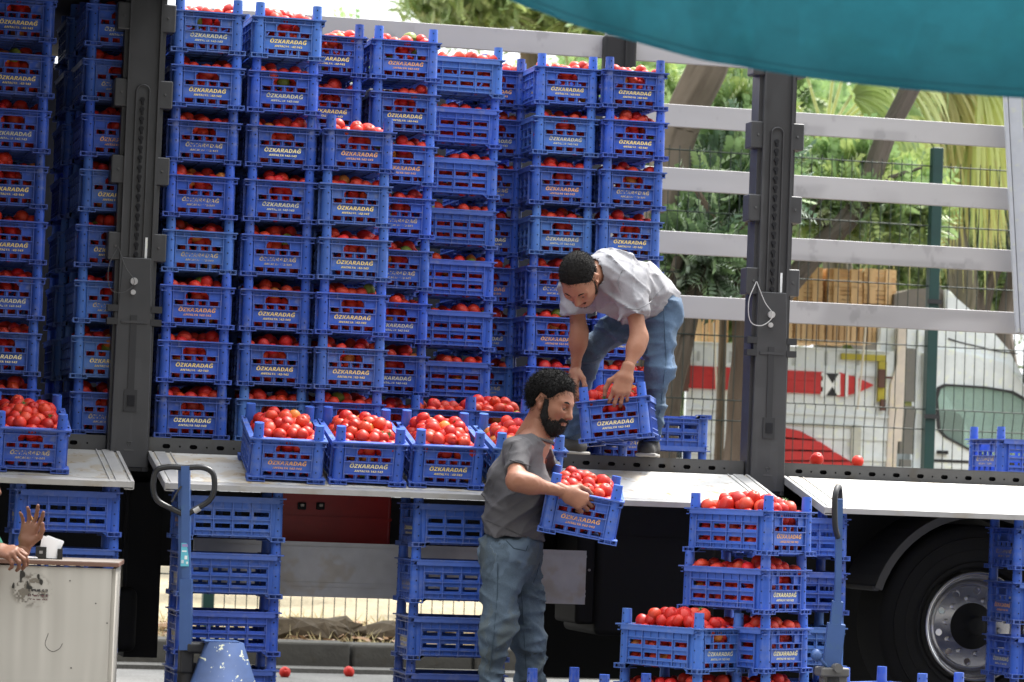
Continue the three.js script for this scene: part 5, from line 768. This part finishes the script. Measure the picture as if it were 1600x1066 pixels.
  part('mirror', [rb(.1, .3, .2, .02, q(1606, 590).x, q(1606, 570).y, .1)], M.black, g);
  for (const x of [1216, 1190]) { const c = q(1215, 745); part('wheel', [new THREE.TorusGeometry(.34, .13, 12, 32).translate(c.x, c.y - .05, x === 1216 ? -.1 : -1.8), cy(.24, .24, .1, 24).rotateX(Math.PI / 2).translate(c.x, c.y - .05, x === 1216 ? -.1 : -1.8)], M.rubber, g); }
  { const c = q(1560, 850); part('wheel', [new THREE.TorusGeometry(.34, .13, 12, 32).translate(c.x, .53, -.15), cy(.24, .24, .1, 24).rotateX(Math.PI / 2).translate(c.x, .53, -.15)], M.rubber, g); }
  // rope
  part('rope', [tube([q(1348, 512), q(1344, 560), q(1340, 600), q(1336, 640)].map(p => V(p.x, p.y, .06)), .008, 16, 5), tube([q(1112, 505), q(1114, 560), q(1116, 610)].map(p => V(p.x, p.y, .06)), .008, 16, 5)], std(lin(.6, .55, .45), .9), g);
  // wooden crates in the lorry
  const wd = [std(lin(.68, .44, .22), .75, { map: tWood }), std(lin(.74, .5, .27), .75, { map: tWood }), std(lin(.6, .37, .18), .75, { map: tWood })], wr = rng(8);
  const wcrate = (x0, y0, x1, y1, z, label, upright) => {
    const a = q(x0, y1, Zl + z), b = q(x1, y0, Zl + z), w = b.x - a.x, h = b.y - a.y, t = thing('wooden_crate', label, 'wooden crate', V(a.x + w / 2, a.y, Zl + z - .18), 0, undefined);
    const n = upright ? 5 : 4;
    for (const zz of [.17, -.17]) for (let k = 0; k < n; k++) upright ? part('slat', [bx(w / n * .78, h, .014, -w / 2 + (k + .5) * w / n, h / 2, zz + wr() * .004)], wd[Math.floor(wr() * 3)], t) : part('slat', [bx(w, h / n * .86, .012, 0, (k + .5) * h / n, zz + wr() * .004)], wd[Math.floor(wr() * 3)], t);
    for (const s of [-1, 1]) { part('corner_batten', [bx(.035, h * .99, .035, s * (w / 2 - .018), h / 2, .145), bx(.035, h * .99, .035, s * (w / 2 - .018), h / 2, -.145)], wd[0], t); for (let k = 0; k < 3; k++) part('slat', [bx(.012, h / 3 * .86, .33, s * w / 2, (k + .5) * h / 3, 0)], wd[Math.floor(wr() * 3)], t); if (!upright) part('front_batten', [bx(.05, h, .012, s * w * .25, h / 2, .186)], wd[1], t); }
    part('floor', [bx(w - .03, .012, .33, 0, .01, 0)], wd[2], t); return t;
  };
  let r0 = [['left', 1238, 1286], ['middle', 1293, 1348], ['right', 1350, 1401]];
  for (const [n, x0, x1] of r0) for (let k = 0; k < 2; k++) wcrate(x0, 422 + k * 27 + (n === 'left' ? -4 : 0), x1, 447 + k * 27 + (n === 'left' ? -4 : 0), -.15, `wooden crate on the lorry, ${k ? 'lower' : 'upper'} of the ${n} pair above the slat`, false);
  r0 = [['first', 1086, 1139], ['second', 1186, 1240], ['third', 1242, 1290], ['fourth', 1292, 1340], ['fifth', 1342, 1378]];
  for (const [n, x0, x1] of r0) { const a = q(x0, 0).x; void a; wcrate(x0, 477, x1, 536, -.12, `upright wooden slat crate on the lorry bed, ${n} from the left`, true); }
}
// ---------------- trees
const leafTex = tex(64, 64, (u, v) => { const c = cloud(u, v, 4); return [.75 + .5 * c, .8 + .4 * c, .7 + .5 * c]; }, 1);
const lm = (c, tr = .5) => { const m = M.leafy(lin(...c), tr); m.map = leafTex; return m; };
function sprayGeo(n, len, lw, ll, droop) { // pinnate spray along +y
  const l = []; for (let k = 0; k < n; k++) for (const s of [-1, 1]) { const y = len * (.15 + .85 * k / n), q = ll * (1 - .45 * Math.abs(k / n - .35)); const g = new THREE.BufferGeometry(); g.setAttribute('position', new THREE.Float32BufferAttribute([0, 0, 0, lw, q * .45, .006, 0, q, 0, -lw, q * .45, .006], 3)); g.setAttribute('uv', new THREE.Float32BufferAttribute([0, 0, 1, 0, 1, 1, 0, 1], 2)); g.setIndex([0, 1, 2, 0, 2, 3]); g.rotateZ(-s * 1.05).rotateY(s * .35).translate(0, y, -droop * (k / n) * (k / n)); l.push(g); }
  l.push(new THREE.PlaneGeometry(.006, len).translate(0, len / 2, -.002)); l.forEach(g => g.computeVertexNormals()); return mergeGeometries(l.map(flat));
}
const sprays = [sprayGeo(8, .34, .022, .085, .1), sprayGeo(6, .42, .045, .14, .14), sprayGeo(10, .6, .03, .12, .3)];
function crownOf(parent, blobs, n, sg, mats, seed, sc = 1) {
  const r = rng(seed), m4 = new THREE.Matrix4(), q = new THREE.Quaternion(), e = new THREE.Euler(); const per = Math.ceil(n / mats.length);
  mats.forEach((m, mi) => {
    const im = new THREE.InstancedMesh(sg, m, per); im.name = 'crown'; im.userData.kind = 'stuff';
    for (let i = 0; i < per; i++) { const b = blobs[Math.floor(r() * blobs.length)]; let x, y, z, d; do { x = r() * 2 - 1; y = r() * 2 - 1; z = r() * 2 - 1; d = Math.hypot(x, y, z); } while (d > 1 || fbm(b[0] + x * 2, b[1] + y * 2, z * 2 + seed, 2) < -.12); e.set((r() - .5) * 2 + 1.2, r() * 6.28, (r() - .5) * 1.6); q.setFromEuler(e); m4.compose(V(b[0] + x * b[3], b[1] + y * b[4], b[2] + z * b[5]), q, V(1, 1, 1).multiplyScalar(sc * (.7 + r() * .6))); im.setMatrixAt(i, m4); }
    im.castShadow = im.receiveShadow = true; parent.add(im);
  });
}
const barkM = c => std(lin(...c), .95, { map: tBark, bumpMap: tBarkB, bumpScale: .03 });
function limb(pts, r0, r1, seg = 36) { // tapered, slightly knotted limb with uv in metres
  const c = new THREE.CatmullRomCurve3(pts, false, 'centripetal'), fr = c.computeFrenetFrames(seg), P = [], U = [], I = [], rs = 22, L = c.getLength();
  for (let i = 0; i <= seg; i++) { const t = i / seg, p = c.getPointAt(t), wb = (r0 + (r1 - r0) * t) * .9; p.x += wb * N3.noise(t * L * 1.4, pts[0].x, 1); p.z += wb * N3.noise(t * L * 1.4, pts[0].x, 7); for (let j = 0; j <= rs; j++) { const a = j / rs * 6.2832, rr = (r0 + (r1 - r0) * t) * (1 + .22 * N3.noise(Math.cos(a) * 2 + pts[0].x, Math.sin(a) * 2, t * L * 1.6) + .1 * N3.noise(Math.cos(a) * 6, Math.sin(a) * 6, t * L * 1.2)); const d = fr.normals[i].clone().multiplyScalar(Math.cos(a)).addScaledVector(fr.binormals[i], Math.sin(a)); P.push(p.x + d.x * rr, p.y + d.y * rr, p.z + d.z * rr); U.push(j / rs * 1, t * L * .5); } }
  for (let i = 0; i < seg; i++) for (let j = 0; j < rs; j++) { const a = i * (rs + 1) + j, b = a + 1, d = a + rs + 1, e = d + 1; I.push(a, b, e, a, e, d); }
  const g = new THREE.BufferGeometry(); g.setAttribute('position', new THREE.Float32BufferAttribute(P, 3)); g.setAttribute('uv', new THREE.Float32BufferAttribute(U, 2)); g.setIndex(I); g.computeVertexNormals(); return g;
}
function tree(name, label, D, trunkPx, limbsPx, blobsPx, n, sg, cols, seed, bark, group, sc = 1, tr = .5) {
  const J = ([x, y], d = 0) => atD(x, y, D + d), t = thing(name, label, 'tree', V(0, 0, 0), 0, group), base = J(trunkPx.pts[0]); t.position.set(base.x, 0, base.z);
  const L = p => p.sub(V(base.x, 0, base.z)), W = D / F; const bm = barkM(bark);
  const o = new THREE.Mesh(limb(trunkPx.pts.map(p => L(J(p))), trunkPx.r0 * W, trunkPx.r1 * W), bm); o.name = 'trunk'; o.castShadow = o.receiveShadow = true; t.add(o);
  for (const l of limbsPx) { const m = new THREE.Mesh(limb(l.pts.map(p => L(J(p, l.d || 0))), l.r0 * W, l.r1 * W), bm); m.name = 'limb'; m.castShadow = true; t.add(m); }
  if (n) crownOf(t, blobsPx.map(([x, y, rx, ry, dd = 0, rz = 1]) => { const p = L(J([x, y], dd)); return [p.x, p.y, p.z, rx * W, ry * W, rz]; }), n, sg, cols.map(c => lm(c, tr)), seed, sc); return t;
}
const G = { pale: [.33, .46, .21], mid: [.22, .34, .15], dark: [.1, .17, .085], blue: [.18, .29, .2], yel: [.43, .52, .2] };
tree('broad_tree', 'thick leaning grey trunk beside the rightmost crate column', 22.5, { pts: [[1010, 640], [1030, 420], [1052, 260], [1078, 150], [1108, 20], [1130, -120]], r0: 34, r1: 30 }, [{ pts: [[1100, 60], [1180, -40], [1300, -160]], r0: 22, r1: 10, d: .5 }, { pts: [[1125, -100], [1050, -220], [900, -350]], r0: 22, r1: 9 }], [[1120, -260, 380, 130, 1, 3], [860, -160, 200, 90, 1, 2], [1110, 320, 60, 70, 1.2, .6]], 2600, sprays[0], [G.mid, G.pale, G.dark], 101, [.2, .17, .14], null, 1.2);
tree('broad_tree', 'brown tree trunk behind the fence left of the right post', 22.0, { pts: [[1140, 900], [1152, 740], [1160, 640], [1166, 540], [1168, 470], [1160, 380], [1176, 300]], r0: 30, r1: 15 }, [{ pts: [[1166, 500], [1200, 420], [1240, 350]], r0: 12, r1: 6, d: .3 }, { pts: [[1160, 400], [1110, 330], [1080, 280]], r0: 9, r1: 4 }], [[1110, 395, 80, 60, .6, .7], [1085, 330, 70, 50, .8, .7], [1150, 300, 70, 60, .8, .7], [1140, 250, 80, 30, 1.2, .7]], 1700, sprays[0], [G.mid, G.blue, G.pale], 102, [.17, .13, .1], null, .9);
tree('broad_tree', 'dark slanting trunk half hidden behind the bending man', 21.8, { pts: [[1020, 900], [1035, 700], [1052, 600], [1078, 500], [1095, 440], [1120, 380]], r0: 26, r1: 12 }, [{ pts: [[1060, 560], [1050, 470], [1062, 400]], r0: 14, r1: 8 }], [[1075, 420, 50, 40, .4, .5]], 500, sprays[0], [G.dark, G.mid], 103, [.12, .1, .08], null, .9);
tree('broad_tree', 'slender grey-brown branch rising diagonally past the fence post', 23.2, { pts: [[1196, 860], [1203, 600], [1222, 470], [1250, 425], [1290, 370], [1345, 310], [1378, 250], [1400, 190], [1425, 130], [1460, 40]], r0: 20, r1: 15 }, [{ pts: [[1345, 312], [1390, 280], [1440, 262]], r0: 6, r1: 2 }, { pts: [[1300, 362], [1270, 330], [1300, 300]], r0: 4, r1: 2 }], [[1320, 335, 75, 30, .6, .7], [1390, 340, 60, 40, .9, .7], [1310, 280, 40, 18, 1, .7]], 2000, sprays[0], [G.mid, G.pale, G.yel], 104, [.16, .14, .13], null, .9);
tree('broad_tree', 'blue-green feathery tree at the right edge behind the fence', 28, { pts: [[1580, 860], [1578, 600], [1572, 500], [1580, 420], [1570, 300]], r0: 18, r1: 11 }, [{ pts: [[1560, 700], [1535, 520], [1548, 440], [1570, 400]], r0: 13, r1: 8 }, { pts: [[1550, 700], [1520, 540], [1530, 470], [1500, 410]], r0: 10, r1: 5 }], [[1520, 290, 90, 60, 0, .8], [1500, 350, 80, 50, .3, .8], [1570, 340, 50, 70, .3, .8], [1440, 330, 40, 50, .4, .7], [1480, 270, 60, 30, .5, .8]], 2400, sprays[0], [G.blue, G.dark, G.blue], 105, [.16, .14, .13], null, 1.0);
tree('broad_tree', 'pale sunlit tree showing above the crates at the top', 31, { pts: [[840, 900], [838, 300], [830, 120], [815, 20], [800, -80]], r0: 16, r1: 13 }, [{ pts: [[815, 20], [740, -40], [660, -80]], r0: 8, r1: 3 }], [[860, 25, 60, 22, 0, 1], [760, 22, 40, 20, 0, 1], [690, 5, 70, 22, 0, 1], [720, 30, 50, 14, .5, 1], [900, 45, 60, 14, 0, 1], [650, -90, 200, 50, 0, 2]], 2400, sprays[0], [G.pale, G.yel], 106, [.26, .22, .19], null, 1.0);
// fan palms
function fanGeo(r, seed, spread, droop, rot) { // costapalmate leaf: thin segments radiating from the stalk, tips bending down under their weight
  const q = rng(seed), l = [], n = 40, S = 8;
  for (let k = 0; k < n; k++) {
    const a = (k / (n - 1) - .5) * 2 * spread - rot + (q() - .5) * .08, L = r * (.8 + .35 * q()), w = .011 + q() * .008, P = [], I = [], U = [], dz = (q() - .5) * .5, dd = droop * (.7 + .6 * q());
    for (let i = 0; i <= S; i++) { const t = i / S, rad = L * (.06 + .94 * t) * (1 - .18 * t * t), ww = w * (t < .4 ? .6 + t : t < .7 ? 1 : Math.max(.06, (1 - t) * 3.3)); const cx = Math.sin(a) * rad, cyy = Math.cos(a) * rad - dd * L * Math.pow(t, 2.3), cz = dz * rad + .15 * rad; const na = a + .5 * t; P.push(cx - Math.cos(na) * ww, cyy + Math.sin(na) * ww, cz, cx + Math.cos(na) * ww, cyy - Math.sin(na) * ww, cz + ww * .5); U.push(0, t, 1, t); if (i < S) { const e = i * 2; I.push(e, e + 1, e + 3, e, e + 3, e + 2); } }
    const g = new THREE.BufferGeometry(); g.setAttribute('position', new THREE.Float32BufferAttribute(P, 3)); g.setAttribute('uv', new THREE.Float32BufferAttribute(U, 2)); g.setIndex(I); g.computeVertexNormals(); l.push(flat(g));
  }
  return mergeGeometries(l);
}
function palm(label, D, trunk, fr, cols, seed) {
  const J = (x, y, d = 0) => atD(x, y, D + d), b = J(trunk[0][0], trunk[0][1]), t = thing('fan_palm', label, 'palm tree', V(b.x, 0, b.z)), L = p => p.sub(V(b.x, 0, b.z)); const r = rng(seed), ms = cols.map(c => lm(c, .55));
  const o = new THREE.Mesh(limb(trunk.map(p => L(J(p[0], p[1]))), .14, .11), barkM([.13, .12, .09])); o.name = 'trunk'; t.add(o);
  fr.forEach(([x, y, rad, rot, dr, d], i) => { const f = new THREE.Mesh(fanGeo(rad, seed + i, 1.0 + r() * .4, dr, rot), ms[i % ms.length]); f.name = 'frond'; f.position.copy(L(J(x, y, d || 0))); f.rotation.set((r() - .5) * .5, -YAW + (r() - .5) * .8, 0); f.castShadow = true; t.add(f); const crown = L(J(trunk[trunk.length - 1][0], trunk[trunk.length - 1][1])); part('stalk', [bar(crown, f.position.clone(), .018, .012, 6)], ms[ms.length - 1], t); });
  return t;
}
{
  const p = palm('fan palm with brown shaggy top and pale fronds behind the slats', 26.6, [[1300, 900], [1298, 500], [1296, 300], [1290, 215]], [[1160, 110, .5, 1.2, .5, -2], [1190, 140, .55, .9, .5, -2], [1180, 165, .5, 1.8, .5, -2.1], [1320, 110, .5, -.5, .5, -2], [1330, 150, .6, -1.4, .8, -2.2], [1350, 175, .62, -2.3, .7, -2], [1345, 215, .55, -2.8, .5, -2.1], [1375, 200, .6, -2.3, .7, -1.9], [1260, 115, .5, .6, .6, -2], [1305, 95, .5, 0, .6, -2], [1180, 95, .5, 1.4, .6, -1.8], [1400, 120, .5, -1.2, .7, -2], [1325, 180, .5, 2.9, .5, -1.8], [1360, 140, .6, -1.9, .8, -1.8], [1240, 170, .45, 2.2, .5, -2]], [G.yel, G.pale, G.yel, [.5, .54, .24]], 300);
  const l = [], r = rng(12), b = p.position; for (let k = 0; k < 110; k++) { const a = atD(1268 + r() * 44, 195 + r() * 50, 24.4).sub(b); a.y += 0; l.push(bar(a, a.clone().add(V((r() - .5) * .4, -.1 - r() * .3, (r() - .5) * .3)), .022, .006, 5)); } part('dead_leaf_skirt', l, std(lin(.2, .12, .07), .95, { map: tBark }), p);
  const fr = [], fq = rng(61); for (let k = 0; k < 24; k++) fr.push([1395 + fq() * 175, 105 + fq() * 95, .55 + fq() * .25, (fq() - .5) * 5.2 + (fq() > .5 ? 2.6 : -2.6) * .3, .75 + fq() * .4, -1.5 + fq() * .8]);
  palm('fan palm with hanging yellow-green fronds under the awning at the right', 27.2, [[1500, 900], [1495, 500], [1480, 200], [1475, 120]], fr, [G.yel, [.5, .54, .2], G.pale, [.46, .42, .16]], 330);
}
// shrubs and the far wood
{
  const mk = (label, D, bl, n, sg, cols, seed, sc) => { const b = atD(bl[0][0], bl[0][1], D), t = thing('shrub', label, 'shrub', V(b.x, 0, b.z)), W = D / F; const tr2 = part('stem', [bar(V(0, 0, 0), V(0, b.y, 0), .05, .02)], barkM([.14, .11, .08]), t); void tr2; crownOf(t, bl.map(([x, y, rx, ry, dd = 0, rz = .6]) => { const p = atD(x, y, D + dd); return [p.x - b.x, p.y, p.z - b.z, rx * W, ry * W, rz]; }), n, sg, cols.map(c => lm(c)), seed, sc); };
  mk('bright green leafy shrub behind the fence right of the leaning trunk', 24, [[1140, 215, 60, 40], [1180, 230, 50, 35], [1110, 200, 50, 25], [1150, 180, 60, 25, .6]], 2200, sprays[0], [G.pale, G.mid, G.yel], 201, .8);
  mk('mid green bush behind the wooden crates on the lorry', 29.5, [[1440, 400, 70, 45], [1300, 390, 90, 40], [1500, 420, 60, 50], [1380, 420, 80, 40, .5], [1570, 440, 50, 60, .3]], 3200, sprays[0], [G.pale, G.mid, G.pale], 202, .9);
  const far = new THREE.Group(); far.name = 'far_wood'; tag(far, 'pale sunlit foliage massed far behind the fence and the lorry', 'wood'); far.userData.kind = 'stuff'; scene.add(far);
  const W = 40 / F, bl = []; const r = rng(55); for (let k = 0; k < 60; k++) { const x = 520 + r() * 1250, y = 120 + r() * 480; const p = atD(x, y, 38 + r() * 6); bl.push([p.x, p.y, p.z, (60 + r() * 90) * W, (35 + r() * 60) * W, 1.2]); }
  crownOf(far, bl, 24000, sprays[0], [G.pale, G.yel, G.pale, G.mid].map(c => lm(c)), 77, 1.5);
  far.children.forEach(c => { delete c.userData.kind; });
}
// the many tomatoes
{
  const im = new THREE.InstancedMesh(tomatoGeo(14, 10, 2, 1.05), tomMat([1, 1, 1]), stuffTom.length), r = rng(6), c = new THREE.Color(); im.name = 'tomatoes';
  stuffTom.forEach((m, i) => { im.setMatrixAt(i, m); const k = r(); if (k < .03) c.setRGB(.5, .16, .03); else if (k < .05) c.setRGB(.16, .2, .03); else c.setRGB(.42 + r() * .2, .015 + r() * .03, .01 + r() * .012); im.setColorAt(i, c); });
  im.castShadow = im.receiveShadow = true; scene.add(im); tag(im, 'red tomatoes filling the stacked blue crates', 'tomatoes'); im.userData.kind = 'stuff';
}
renderer.render(scene, camera);
